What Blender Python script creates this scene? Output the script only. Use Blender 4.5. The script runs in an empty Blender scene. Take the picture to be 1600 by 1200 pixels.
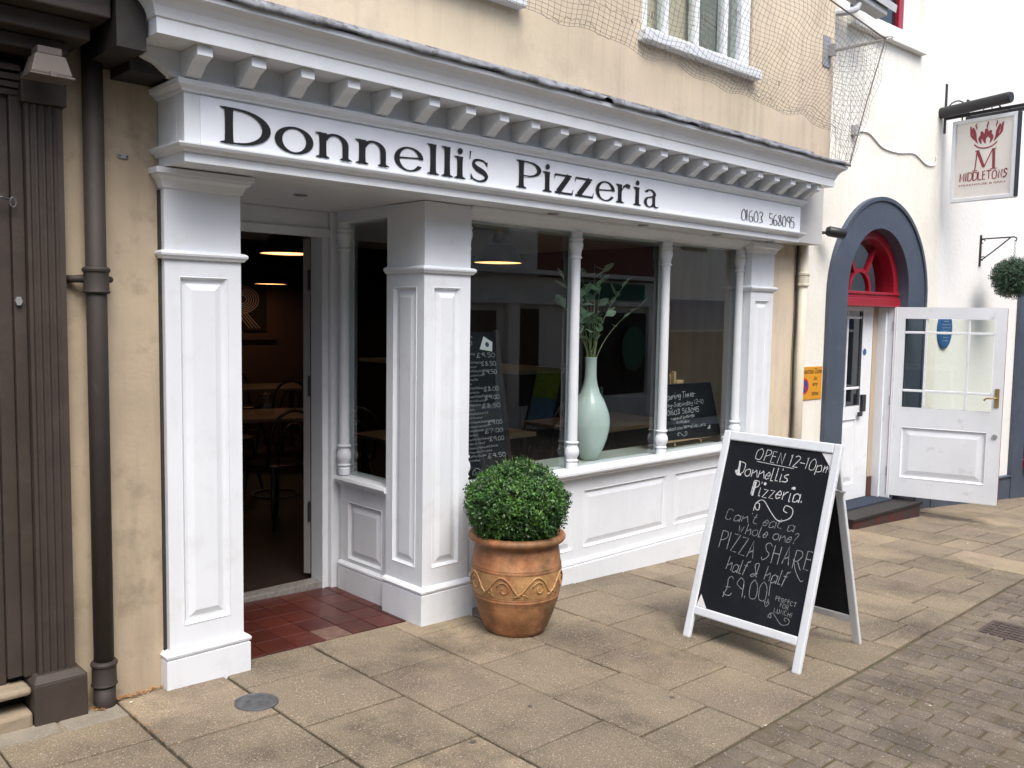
import bpy, bmesh, math, random
from mathutils import Vector, Matrix
random.seed(7)
sc = bpy.context.scene
C = sc.collection
R = math.radians
PI = math.pi

# ------------------------------------------------------------------ camera, sky, sun, exposure
CAM_Z = 1.6
yaw, pitch, roll, FOC = 0.760054603, -0.0778941678, 0.015796688, 1394.66
f_ = Vector((math.sin(yaw)*math.cos(pitch), math.cos(yaw)*math.cos(pitch), math.sin(pitch)))
r0 = Vector((math.cos(yaw), -math.sin(yaw), 0)); u0 = r0.cross(f_)
r_ = r0*math.cos(roll)+u0*math.sin(roll); u_ = -r0*math.sin(roll)+u0*math.cos(roll)
cam = bpy.data.cameras.new('camera'); co = bpy.data.objects.new('camera', cam); C.objects.link(co)
cam.sensor_width = 36; cam.lens = FOC/1600*36; cam.clip_start = .05; cam.clip_end = 500
m = Matrix.Identity(4)
for i in range(3):
    m[i][0] = r_[i]; m[i][1] = u_[i]; m[i][2] = -f_[i]
m[2][3] = CAM_Z
co.matrix_world = m
sc.camera = co
W = bpy.data.worlds.new('World'); sc.world = W; W.use_nodes = True
wn = W.node_tree.nodes; wl = W.node_tree.links
for n in list(wn): wn.remove(n)
SUN_EL, SUN_AZ = R(58), R(200)          # azimuth clockwise from +Y (into the wall)
sky = wn.new('ShaderNodeTexSky'); sky.sky_type = 'NISHITA'; sky.sun_disc = False
sky.sun_elevation = SUN_EL; sky.sun_rotation = SUN_AZ; sky.dust_density = 4.0; sky.air_density = 1.0; sky.ozone_density = 1.0
bg = wn.new('ShaderNodeBackground'); bg.inputs[1].default_value = .14
wo = wn.new('ShaderNodeOutputWorld')
wl.new(sky.outputs[0], bg.inputs[0]); wl.new(bg.outputs[0], wo.inputs[0])
sun = bpy.data.lights.new('sun', 'SUN'); sun.energy = 1.3; sun.angle = R(32); sun.color = (1, .985, .965)
so = bpy.data.objects.new('sun', sun); C.objects.link(so)
sd = Vector((math.sin(SUN_AZ)*math.cos(SUN_EL), math.cos(SUN_AZ)*math.cos(SUN_EL), math.sin(SUN_EL)))
so.rotation_euler = sd.to_track_quat('Z', 'Y').to_euler()
sc.view_settings.view_transform = 'Standard'; sc.view_settings.look = 'None'
sc.view_settings.exposure = 1.07; sc.view_settings.gamma = 1; sc.view_settings.use_curve_mapping = False
sc.render.engine = 'CYCLES'
sc.cycles.use_denoising = True
sc.cycles.max_bounces = 8; sc.cycles.transparent_max_bounces = 12
sc.cycles.sample_clamp_indirect = 6

# ------------------------------------------------------------------ materials
def mat(name, col, rough=.6, var=.12, scale=3, bump=0., bscale=60, metal=0., spec=.5,
        stain=None, sscale=2., samt=.5, slo=.55, shi=.7, speck=None, spscale=220, splo=.62, rnd=0., hue=None, emit=None, estr=0., island=0., rvar=0., grain=0., gscale=230, streak=None, stamt=.5, rcol=None):
    m = bpy.data.materials.new(name); m.use_nodes = True
    N = m.node_tree.nodes; L = m.node_tree.links
    b = N['Principled BSDF']; b.inputs['Roughness'].default_value = rough
    b.inputs['Metallic'].default_value = metal; b.inputs['Specular IOR Level'].default_value = spec
    geo = N.new('ShaderNodeNewGeometry')
    def noise(s, det=5, ro=.6):
        n = N.new('ShaderNodeTexNoise'); n.inputs['Scale'].default_value = s; n.inputs['Detail'].default_value = det
        n.inputs['Roughness'].default_value = ro
        L.new(geo.outputs['Position'], n.inputs['Vector']); return n
    def mapr(src, a, b_, c, d):
        r = N.new('ShaderNodeMapRange'); r.inputs[1].default_value = a; r.inputs[2].default_value = b_
        r.inputs[3].default_value = c; r.inputs[4].default_value = d; L.new(src, r.inputs[0]); return r.outputs[0]
    def mul(src, fac):
        h = N.new('ShaderNodeHueSaturation'); L.new(src, h.inputs['Color']); L.new(fac, h.inputs['Value']); return h.outputs[0]
    rgb = N.new('ShaderNodeRGB'); rgb.outputs[0].default_value = (*col, 1); cur = rgb.outputs[0]
    if hue:
        mx = N.new('ShaderNodeMix'); mx.data_type = 'RGBA'; mx.inputs[7].default_value = (*hue, 1)
        L.new(cur, mx.inputs[6]); L.new(mapr(noise(scale*.7, 3).outputs[0], .4, .65, 0, 1), mx.inputs[0]); cur = mx.outputs[2]
    if var: cur = mul(cur, mapr(noise(scale).outputs[0], .3, .7, 1-var, 1+var))
    if rnd:
        oi = N.new('ShaderNodeObjectInfo'); cur = mul(cur, mapr(oi.outputs['Random'], 0, 1, 1-rnd, 1+rnd))
    if island: cur = mul(cur, mapr(geo.outputs['Random Per Island'], 0, 1, 1-island, 1+island))
    if rcol:
        oi2 = N.new('ShaderNodeObjectInfo'); mp = N.new('ShaderNodeMath'); mp.operation = 'MULTIPLY'; mp.inputs[1].default_value = 7.13; fr_ = N.new('ShaderNodeMath'); fr_.operation = 'FRACT'
        L.new(oi2.outputs['Random'], mp.inputs[0]); L.new(mp.outputs[0], fr_.inputs[0])
        mx = N.new('ShaderNodeMix'); mx.data_type = 'RGBA'; mx.inputs[7].default_value = (*rcol, 1); L.new(cur, mx.inputs[6]); L.new(mapr(fr_.outputs[0], 0, 1, 0, .9), mx.inputs[0]); cur = mx.outputs[2]
    if streak:
        mv = N.new('ShaderNodeMapping'); mv.inputs['Scale'].default_value = (7, 7, .55); L.new(geo.outputs['Position'], mv.inputs[0])
        ns = noise(1.6, 6, .65); L.new(mv.outputs[0], ns.inputs['Vector'])
        mx = N.new('ShaderNodeMix'); mx.data_type = 'RGBA'; mx.inputs[7].default_value = (*streak, 1); L.new(cur, mx.inputs[6]); L.new(mapr(ns.outputs[0], .5, .78, 0, stamt), mx.inputs[0]); cur = mx.outputs[2]
    if stain:
        mx = N.new('ShaderNodeMix'); mx.data_type = 'RGBA'; mx.inputs[7].default_value = (*stain, 1)
        L.new(cur, mx.inputs[6]); L.new(mapr(noise(sscale, 6, .65).outputs[0], slo, shi, 0, samt), mx.inputs[0]); cur = mx.outputs[2]
    if speck:
        mx = N.new('ShaderNodeMix'); mx.data_type = 'RGBA'; mx.inputs[7].default_value = (*speck, 1)
        L.new(cur, mx.inputs[6]); L.new(mapr(noise(spscale, 2).outputs[0], splo, splo+.06, 0, .8), mx.inputs[0]); cur = mx.outputs[2]
    if grain: cur = mul(cur, mapr(noise(gscale, 2, .5).outputs[0], .36, .64, 1-grain, 1+grain))
    L.new(cur, b.inputs['Base Color'])
    if rvar: L.new(mapr(noise(scale*2).outputs[0], .3, .7, rough-rvar, rough+rvar), b.inputs['Roughness'])
    if bump:
        bn = N.new('ShaderNodeBump'); bn.inputs['Strength'].default_value = 1; bn.inputs['Distance'].default_value = bump
        L.new(noise(bscale, 6).outputs[0], bn.inputs['Height']); L.new(bn.outputs[0], b.inputs['Normal'])
    if emit:
        b.inputs['Emission Color'].default_value = (*emit, 1); b.inputs['Emission Strength'].default_value = estr
    return m

def glass(name, tint=(.93, .97, .95), boost=1.0):
    m = bpy.data.materials.new(name); m.use_nodes = True
    N = m.node_tree.nodes; L = m.node_tree.links
    for n in list(N): N.remove(n)
    t = N.new('ShaderNodeBsdfTransparent'); t.inputs[0].default_value = (*tint, 1)
    g = N.new('ShaderNodeBsdfGlossy'); g.inputs[1].default_value = .0
    fr = N.new('ShaderNodeFresnel'); fr.inputs[0].default_value = 1.5*boost
    mx = N.new('ShaderNodeMixShader'); o = N.new('ShaderNodeOutputMaterial')
    ge = N.new('ShaderNodeNewGeometry'); mt = N.new('ShaderNodeMath'); mt.operation = 'MULTIPLY_ADD'; mt.inputs[1].default_value = -1; mt.inputs[2].default_value = 1
    L.new(ge.outputs['Backfacing'], mt.inputs[0]); m2 = N.new('ShaderNodeMath'); m2.operation = 'MULTIPLY'; L.new(mt.outputs[0], m2.inputs[0]); L.new(fr.outputs[0], m2.inputs[1])
    m3 = N.new('ShaderNodeMath'); m3.operation = 'MULTIPLY'; m3.inputs[1].default_value = 1.95; m3.use_clamp = True; L.new(m2.outputs[0], m3.inputs[0])
    L.new(m3.outputs[0], mx.inputs[0]); L.new(t.outputs[0], mx.inputs[1]); L.new(g.outputs[0], mx.inputs[2]); L.new(mx.outputs[0], o.inputs[0])
    return m

WHITE = mat('white_gloss_paint', (.70, .735, .77), .38, .04, 1.5, .0009, 22, stain=(.46, .45, .42), sscale=7, samt=.32, slo=.55, shi=.78, rvar=.10, streak=(.6, .61, .62), stamt=.35)
BOARD = mat('sign_board_white', (.74, .78, .83), .35, .01, 1, .0002, 10)
WORN = mat('worn_white_paint', (.72, .75, .78), .5, .05, 3, .001, 30, stain=(.30, .27, .25), sscale=9, samt=.4, slo=.6, shi=.75)
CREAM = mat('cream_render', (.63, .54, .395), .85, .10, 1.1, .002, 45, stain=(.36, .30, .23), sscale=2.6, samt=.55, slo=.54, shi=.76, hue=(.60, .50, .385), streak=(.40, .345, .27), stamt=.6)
CREAMD = mat('darker_cream_render', (.43, .355, .25), .85, .12, 2.2, .002, 50, stain=(.13, .10, .075), sscale=5, samt=.65, slo=.54, shi=.78, hue=(.40, .325, .235), streak=(.24, .195, .145), stamt=.5)  # darker cream with stains and streaks, for the left wall strip
WWALL = mat('off_white_render', (.74, .71, .62), .85, .05, 1.2, .004, 25, stain=(.55, .51, .42), sscale=2, samt=.4, slo=.56, shi=.8)
WWALLM = mat('warm_white_render', (.78, .765, .70), .85, .03, 1.2, .004, 22, stain=(.62, .58, .47), sscale=1.4, samt=.5, slo=.5, shi=.75, streak=(.58, .54, .45), stamt=.3)
WWALL2 = mat('white_render', (.78, .78, .76), .85, .03, 1.2, .004, 22, stain=(.6, .58, .52), sscale=2, samt=.3, slo=.58, shi=.8)
BROWN = mat('brown_shop_paint', (.044, .033, .026), .6, .18, 6, .002, 30, stain=(.085, .072, .06), sscale=14, samt=.35, slo=.55, shi=.8)
BROWND = mat('dark_brown_paint', (.016, .013, .012), .6, .2, 6, .002, 30)
PIPEM = mat('brown_pipe_paint', (.030, .023, .019), .68, .15, 8, .001, 40, stain=(.12, .10, .08), sscale=18, samt=.4, slo=.6, shi=.8)
CPIPE = mat('cream_pipe_paint', (.66, .61, .49), .5, .06, 5, .001, 30, stain=(.25, .21, .15), sscale=9, samt=.4, slo=.62, shi=.8)
BLUEG = mat('slate_blue_paint', (.058, .075, .108), .5, .12, 3, .0015, 25, stain=(.16, .18, .21), sscale=7, samt=.35, slo=.58, shi=.8)
RED = mat('red_gloss_paint', (.28, .012, .024), .3, .12, 5, .0008, 20)
LEAD = mat('weathered_lead', (.24, .25, .27), .6, .3, 12, .003, 30, stain=(.045, .045, .05), sscale=11, samt=.8, slo=.5, shi=.62)
GREY = mat('grey_light_block', (.5, .5, .49), .7, .05)
BLACKM = mat('black_metal', (.016, .017, .02), .45, .1, 5)
GALV = mat('galvanised_steel', (.36, .36, .36), .5, .15, 8, metal=.5)
CHALK = mat('blackboard', (.006, .008, .012), .65, .25, 4, spec=.25, stain=(.022, .025, .032), sscale=5, samt=.5, slo=.5, shi=.8)
CHALKF = mat('faint_chalk', (.27, .28, .295), .9, .6, 140)
CHALKW = mat('white_chalk', (.58, .59, .60), .9, .45, 160)
INK = mat('black_vinyl', (.012, .012, .013), .35, 0)
GREYINK = mat('grey_vinyl', (.06, .06, .065), .5, 0)
SLAB = mat('paving_flag', (.245, .197, .126), .85, .26, 2.0, .003, 150, stain=(.085, .066, .046), sscale=1.7, samt=.9, slo=.48, shi=.68, speck=(.42, .36, .27), spscale=140, splo=.6, rnd=.24, hue=(.185, .142, .105), grain=.34, rcol=(.185, .15, .105))
JOINT = mat('dark_sand_joint', (.045, .036, .025), .95, .35, 9, .006, 80, stain=(.10, .075, .035), sscale=6, samt=.6, slo=.45, shi=.6)
PAVER = mat('road_paver', (.165, .135, .10), .9, .28, 6, .004, 120, stain=(.085, .07, .055), sscale=2.4, samt=.7, slo=.45, shi=.7, speck=(.48, .45, .40), spscale=95, splo=.645, rnd=.16, hue=(.14, .112, .075), grain=.3)
ROADJ = mat('mossy_joint', (.105, .078, .045), .95, .35, 8, .006, 60, stain=(.085, .095, .03), sscale=5, samt=.7, slo=.5, shi=.62)
TILE = mat('red_quarry_tile', (.062, .013, .009), .38, .2, 7, .0008, 60, stain=(.14, .07, .05), sscale=6, samt=.3, slo=.55, shi=.8, rnd=.22)
TILEP = mat('cement_patched_tile', (.14, .08, .062), .7, .3, 20, .001, 60)
GROUT = mat('grey_grout', (.11, .07, .055), .9, .2, 10)
STONE = mat('buff_stone', (.30, .245, .17), .9, .2, 6, .004, 40, stain=(.2, .14, .08), sscale=7, samt=.5)
CONC = mat('concrete_edging', (.23, .2, .155), .9, .2, 5, .004, 60, stain=(.1, .08, .05), sscale=4, samt=.6, speck=(.4, .37, .3), spscale=130)
TERRA = mat('weathered_terracotta', (.30, .12, .052), .6, .24, 8, .002, 50, stain=(.095, .062, .024), sscale=4.5, samt=.85, slo=.44, shi=.64, streak=(.42, .27, .16), stamt=.5, hue=(.42, .20, .085), grain=.1, gscale=90)
TERRAB = mat('ochre_terracotta', (.36, .205, .085), .55, .22, 12, .002, 50, stain=(.26, .09, .04), sscale=9, samt=.7, slo=.48, shi=.66, grain=.1, gscale=90)
SOIL = mat('potting_soil', (.02, .015, .01), .95, .3, 30, .01, 60)
LEAF = mat('box_leaf', (.055, .14, .022), .42, .25, 14, island=.65, hue=(.022, .07, .016), spec=.5)
CORED = mat('dark_block_core', (.008, .016, .005), .9, .3, 30, .02, 40)  # near-black fill that stops light passing through the foliage
BALL = mat('artificial_box_leaf', (.022, .065, .028), .5, .1, 30, island=.5)
EUCA = mat('pale_green_leaf', (.24, .38, .24), .5, .15, 30, rnd=.35)
STEM = mat('pale_green_stem', (.22, .27, .12), .5, .1, 30)
VASE = mat('celadon_glaze', (.62, .73, .69), .12, .04, 4, spec=.6)
WOODT = mat('pale_wood_table', (.13, .09, .052), .5, .12, 4, .0005, 30)
PINE = mat('pine_wood', (.52, .36, .19), .55, .1, 8)
DARKW = mat('dark_bentwood', (.014, .010, .009), .35, .1, 5)
INWALL = mat('dim_pink_brown_wall', (.11, .072, .064), .8, .05, 2)
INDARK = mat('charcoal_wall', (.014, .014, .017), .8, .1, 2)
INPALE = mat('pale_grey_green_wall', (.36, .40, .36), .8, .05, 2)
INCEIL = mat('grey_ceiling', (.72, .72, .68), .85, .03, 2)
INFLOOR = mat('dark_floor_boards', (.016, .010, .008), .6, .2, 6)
SHADE = mat('black_enamel_shade', (.012, .012, .014), .3, 0)
SHADEI = mat('warm_lit_shade_inside', (.8, .45, .2), .5, 0, emit=(1, .56, .24), estr=1.0)
SPOT = mat('chrome_spot', (.3, .3, .3), .3, 0, metal=.8)
GLASS = glass('window_glass', (.90, .93, .925))
GLASSD = glass('door_glass', (.9, .93, .9), .9)
DARKGL = mat('dark_glass', (.012, .014, .018), .05, 0, spec=.8)
BRASS = mat('brass', (.36, .26, .11), .4, .15, 20, metal=.7)
BLUEP = mat('blue_plaque', (.018, .10, .27), .4, .1, 5)
YEL = mat('amber_sign', (.62, .28, .02), .5, .08, 6, stain=(.2, .12, .04), sscale=12, samt=.4)
SIGNW = mat('sign_cream_white', (.74, .71, .66), .5, .03)
MAROON = mat('maroon_vinyl', (.26, .03, .05), .5, 0)
NETM = mat('net_cord', (.20, .18, .16), .8, 0)
BRICK = mat('opposite_brick', (.16, .062, .04), .9, .25, 20)
OPGREY = mat('opposite_pale_paint', (.62, .62, .59), .7, .1, 3)
OPDK = mat('opposite_dark_window', (.02, .022, .025), .15, .2, 3)
OPGRN = mat('opposite_green_paint', (.01, .10, .06), .5, .2, 3)
OPWHT = mat('opposite_white_render', (.75, .74, .70), .8, .1, 2)
OPBLU = mat('opposite_blue_fascia', (.04, .13, .28), .6, .2, 3)
POSTG = mat('poster_lime', (.30, .40, .03), .6, .3, 14)
POSTB = mat('poster_blue', (.14, .28, .36), .6, .3, 9)
BLUEMAT = mat('blue_door_mat', (.015, .025, .045), .95, .2, 30)
IRON = mat('cast_iron', (.10, .105, .11), .55, .3, 30, .002, 60, metal=.3)
RUST = mat('rusty_grate', (.075, .055, .045), .8, .3, 20, .002, 60)
DEADL = mat('dead_leaf', (.30, .15, .05), .8, .2, 20, island=.5)
LITTER = mat('scrap', (.6, .58, .5), .8, .1)
LAMPB = mat('taupe_lamp_housing', (.13, .11, .095), .6, .1, 6)
SEAL = mat('dark_gap', (.03, .027, .024), .9, .3, 20)  # near-black tone for the narrow seams and the old cable
SLATE = mat('roof_slate', (.06, .06, .065), .7, .2, 8)
RUBBER = mat('grey_camera_housing', (.40, .41, .42), .5, .1, 8)
PAPER = mat('white_card', (.7, .7, .7), .7, .05)
BOTT = mat('green_bottle', (.05, .14, .09), .1, .1)

# ------------------------------------------------------------------ mesh helpers
class MB:
    def __init__(s): s.v = []; s.f = []; s.M = None
    def add(s, vs, fs):
        o = len(s.v)
        if s.M: vs = [tuple(s.M @ Vector(v)) for v in vs]
        s.v += [tuple(v) for v in vs]; s.f += [tuple(o+i for i in f) for f in fs]; return s
    def box(s, x0, x1, y0, y1, z0, z1):
        return s.add([(x, y, z) for x in (x0, x1) for y in (y0, y1) for z in (z0, z1)],
                     [(0, 1, 3, 2), (4, 6, 7, 5), (0, 4, 5, 1), (2, 3, 7, 6), (0, 2, 6, 4), (1, 5, 7, 3)])
    def prism(s, poly, a, b, axis='x'):
        n = len(poly)
        def P(p, t):
            return {'x': (t, p[0], p[1]), 'y': (p[0], t, p[1]), 'z': (p[0], p[1], t)}[axis]
        vs = [P(p, a) for p in poly]+[P(p, b) for p in poly]
        return s.add(vs, [tuple(range(n)), tuple(range(2*n-1, n-1, -1))]+[(i, (i+1) % n, n+(i+1) % n, n+i) for i in range(n)])
    def lathe(s, prof, c=(0, 0, 0), n=24, a0=0, a1=2*PI, cap=True):
        full = abs(a1-a0-2*PI) < 1e-6; k = n if full else n+1
        vs = []; fs = []
        for r, z in prof:
            for i in range(k):
                a = a0+(a1-a0)*i/n; vs.append((c[0]+r*math.cos(a), c[1]+r*math.sin(a), c[2]+z))
        for j in range(len(prof)-1):
            for i in range(n if full else n):
                i2 = (i+1) % k; fs.append((j*k+i, j*k+i2, (j+1)*k+i2, (j+1)*k+i))
        if cap and full:
            fs.append(tuple(range(k-1, -1, -1))); fs.append(tuple((len(prof)-1)*k+i for i in range(k)))
        return s.add(vs, fs)
    def tube(s, pts, r, n=8, cap=True):
        pts = [Vector(p) for p in pts]; vs = []; fs = []
        rr = r if isinstance(r, (list, tuple)) else [r]*len(pts)
        up = None
        for i, p in enumerate(pts):
            d = (pts[min(i+1, len(pts)-1)]-pts[max(i-1, 0)])
            if d.length < 1e-9: d = Vector((0, 0, 1))
            d.normalize()
            if up is None: up = Vector((0, 0, 1)) if abs(d.z) < .9 else Vector((1, 0, 0))
            a = d.cross(up)
            if a.length < 1e-5: a = d.cross(Vector((1, .3, 0)))
            a.normalize(); b = a.cross(d).normalized(); up = b
            for k in range(n):
                t = 2*PI*k/n; q = p+(a*math.cos(t)+b*math.sin(t))*rr[i]; vs.append(tuple(q))
        for i in range(len(pts)-1):
            for k in range(n):
                fs.append((i*n+k, i*n+(k+1) % n, (i+1)*n+(k+1) % n, (i+1)*n+k))
        if cap: fs.append(tuple(range(n-1, -1, -1))); fs.append(tuple((len(pts)-1)*n+k for k in range(n)))
        return s.add(vs, fs)
    def sweep(s, prof, xL, xR, yF, yB):
        """profile (out,z) carried round three sides of a box front"""
        vs = []; fs = []
        for o, z in prof: vs += [(xL-o, yB, z), (xL-o, yF-o, z), (xR+o, yF-o, z), (xR+o, yB, z)]
        for j in range(len(prof)-1):
            for i in range(3): fs.append((j*4+i, j*4+i+1, j*4+5+i, j*4+4+i))
        fs.append((0, 1, 2, 3)); k = (len(prof)-1)*4; fs.append((k+3, k+2, k+1, k))
        n = len(prof); fs.append(tuple(4*j for j in range(n-1, -1, -1))); fs.append(tuple(4*j+3 for j in range(n)))
        return s.add(vs, fs)
def mesh_of(name, mb, smooth=False):
    me = bpy.data.meshes.new(name); me.from_pydata(mb.v, [], mb.f); me.validate()
    bm = bmesh.new(); bm.from_mesh(me); bmesh.ops.recalc_face_normals(bm, faces=bm.faces); bm.to_mesh(me); bm.free()
    if smooth:
        for p in me.polygons: p.use_smooth = True
    return me
def obj(name, mb, m, parent=None, bev=0, smooth=False, label=None, cat=None, kind=None, group=None, ang=35):
    me = mesh_of(name, mb, smooth) if isinstance(mb, MB) else mb
    if m and not me.materials: me.materials.append(m)
    o = bpy.data.objects.new(name, me); C.objects.link(o)
    if parent:
        o.parent = parent
        if parent.type == 'EMPTY': o.matrix_parent_inverse = Matrix.Translation(-parent.location)
    if bev:
        b = o.modifiers.new('bevel', 'BEVEL'); b.width = bev; b.segments = 2; b.limit_method = 'ANGLE'; b.angle_limit = R(40)
    if smooth and ang:
        pass
    tag(o, label, cat, kind, group); return o
def tag(o, label=None, cat=None, kind=None, group=None):
    if label: o['label'] = label
    if cat: o['category'] = cat
    if kind: o['kind'] = kind
    if group: o['group'] = group
def thing(name, label, cat, loc=(0, 0, 0), group=None):
    o = bpy.data.objects.new(name, None); C.objects.link(o); o.location = loc; o.empty_display_size = .1
    tag(o, label, cat, None, group); return o
def copy_tree(o, parent=None):
    c = o.copy(); C.objects.link(c)
    if parent: c.parent = parent
    for ch in o.children: copy_tree(ch, c)
    return c
def place(root, loc, rz=0, label=None, group=None, sc_=None):
    root.location = loc; root.rotation_euler = (0, 0, rz)
    if sc_: root.scale = sc_
    if label: root['label'] = label
    if group: root['group'] = group
    return root
def frame_mat(o, U, V, N):
    """matrix mapping local (u, v, n) to world"""
    M = Matrix.Identity(4)
    for i in range(3): M[i][0] = U[i]; M[i][1] = V[i]; M[i][2] = N[i]; M[i][3] = o[i]
    return M
def sbox(mb, a, b):  # box in the current local frame
    return mb.box(a[0], b[0], a[1], b[1], a[2], b[2])
def panel_mb(M, u0, u1, v0, v1, rec=.014, mould=.016, flat=.012, bevel=.028):
    """recessed and fielded panel filling a hole u0..u1 x v0..v1 in a face at n=0"""
    mb = MB(); mb.M = M
    st = [(0, 0), (.003, .003), (.006, -.001), (mould, -rec), (mould+flat, -rec), (mould+flat+bevel, -rec*.25), (mould+flat+bevel+.001, -rec*.25)]
    vs = []
    for ins, n in st: vs += [(u0+ins, v0+ins, n), (u1-ins, v0+ins, n), (u1-ins, v1-ins, n), (u0+ins, v1-ins, n)]
    fs = []
    for j in range(len(st)-1):
        for i in range(4): fs.append((j*4+i, j*4+(i+1) % 4, j*4+4+(i+1) % 4, j*4+4+i))
    k = (len(st)-1)*4; fs.append((k, k+1, k+2, k+3))
    return mb.add(vs, fs)
def holed_face(mb, u0, u1, v0, v1, holes, dep=.03, back=True):
    """slab of depth dep whose front (n=0) has rectangular holes (sorted in u, same v allowed to differ)"""
    us = sorted({u0, u1, *[h[0] for h in holes], *[h[1] for h in holes]})
    for a, b in zip(us, us[1:]):
        hs = [h for h in holes if h[0] <= a+1e-6 and h[1] >= b-1e-6]
        segs = [(v0, v1)]
        for h in hs:
            ns = []
            for s in segs:
                if h[2] > s[0]: ns.append((s[0], min(h[2], s[1])))
                if h[3] < s[1]: ns.append((max(h[3], s[0]), s[1]))
            segs = ns
        for s in segs:
            if s[1]-s[0] > 1e-6: mb.add([(a, s[0], 0), (b, s[0], 0), (b, s[1], 0), (a, s[1], 0)], [(0, 1, 2, 3)])
    mb.add([(u0, v0, 0), (u1, v0, 0), (u1, v1, 0), (u0, v1, 0), (u0, v0, -dep), (u1, v0, -dep), (u1, v1, -dep), (u0, v1, -dep)],
           [(0, 1, 5, 4), (1, 2, 6, 5), (2, 3, 7, 6), (3, 0, 4, 7)]+([(4, 5, 6, 7)] if back else []))
    return mb
def gz(x): t = max(x-1.8, -8); return -.028*t-.0012*max(0, t)**2

# ------------------------------------------------------------------ lettering tools
_lay = [0]
def ribbon(mb, pts, ws, off):
    """flat variable width stroke in the local u,v plane, lifted off the face by off"""
    n = len(pts)
    if n < 2: return
    vs = []
    for i, p in enumerate(pts):
        a = pts[max(i-1, 0)]; b = pts[min(i+1, n-1)]
        dx, dy = b[0]-a[0], b[1]-a[1]; l = math.hypot(dx, dy) or 1
        nx, ny = -dy/l*ws[i]/2, dx/l*ws[i]/2
        vs += [(p[0]+nx, p[1]+ny, off), (p[0]-nx, p[1]-ny, off)]
    mb.add(vs, [(2*i, 2*i+1, 2*i+3, 2*i+2) for i in range(n-1)])
def crom(p, k=5):
    if len(p) < 3: return p
    out = []
    for i in range(len(p)-1):
        a = p[max(i-1, 0)]; b = p[i]; c = p[i+1]; d = p[min(i+2, len(p)-1)]
        for j in range(k):
            t = j/k
            out.append(tuple(.5*((2*b[q])+(-a[q]+c[q])*t+(2*a[q]-5*b[q]+4*c[q]-d[q])*t*t+(-a[q]+3*b[q]-3*c[q]+d[q])*t**3) for q in (0, 1)))
    out.append(p[-1]); return out
# single stroke hand: digit pairs x,y ; baseline y=2, x-height 6, cap 9 ; '-' = straight strokes
HAND = {
 'a': (5, '553615141232435256/5552'), 'b': (4, '-1912/141535443212'), 'c': (4, '45351513123243'), 'd': (5, '553615141232435459/-5952'),
 'e': (4, '144445362514132243'), 'f': (3, '4938281211/-0636'), 'g': (5, '553615141333435556/5552403010'), 'h': (5, '-1912/1435465452'),
 'i': (2, '161222/-1819'), 'k': (4, '-1912/-461442'), 'l': (3, '191413122232'), 'm': (7, '-1612/1425363432/3445565462'), 'n': (5, '-1612/1435465462'),
 'o': (5, '3615133253554636'), 'p': (5, '-1610/153646533212'), 'r': (4, '-1612/14253646'), 's': (4, '463615243443321202'), 't': (3, '28133242/-0636'),
 'u': (5, '161322425456/-5652'), 'v': (4, '-162246'), 'w': (6, '-1622354256'), 'y': (5, '16143456/5652402010'), 'z': (4, '-16461242'),
 'O': (7, '4917132252646749'), 'P': (5, '-1912/194958574615'), 'E': (5, '-49191242/-1646'), 'N': (6, '-12195259'), 'D': (6, '-1912/09396864533212'),
 'I': (2, '-1912'), 'Z': (5, '-19591252'), 'A': (6, '-123952/-2445'), 'S': (5, '583918264544331203'), 'H': (6, '-1912/-5952/-1656'), 'R': (6, '-1912/194958573515/-3562'),
 'C': (6, '58391813224253'), 'F': (5, '-491912/-1646'), 'L': (5, '-191252'), 'U': (6, '191322425459'), 'T': (6, '-0969/-3932'), 'M': (7, '-1219346962'), 'W': (7, '-1922355269'),
 '0': (5, '391713325357'+'39'), '1': (2, '-081912'), '2': (5, '1839584612/-1252'), '3': (5, '183958463644533212'), '5': (5, '-591916/1646544212'), '6': (5, '4917132242534515'),
 '8': (5, '391845532213364839'), '9': (5, '583917265558/5852'), '4': (5, '-491454/-4842'), '7': (5, '-095922'),
 '-': (4, '-0545'), '.': (2, '-1213'), "'": (2, '-1918'), '!': (2, '-1914/-1213'), '?': (4, '1839483624/-2223'), '&': (6, '54130222444839182652'), '/': (4, '-0149'),
 '\u00a3': (6, '584928251301/-1545/03124253'), ',': (2, '-1211'), ' ': (3, ''), '~': (4, '04153445'),
}
def strokes(ch):
    w, s = HAND.get(ch, HAND.get(ch.lower(), (4, '')))
    res = []
    for part in s.split('/'):
        if not part: continue
        st = part[0] == '-'; part = part[1:] if st else part
        pts = [(int(part[i]), int(part[i+1])) for i in range(0, len(part)-1, 2)]
        res.append((st, pts))
    return w, res
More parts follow.
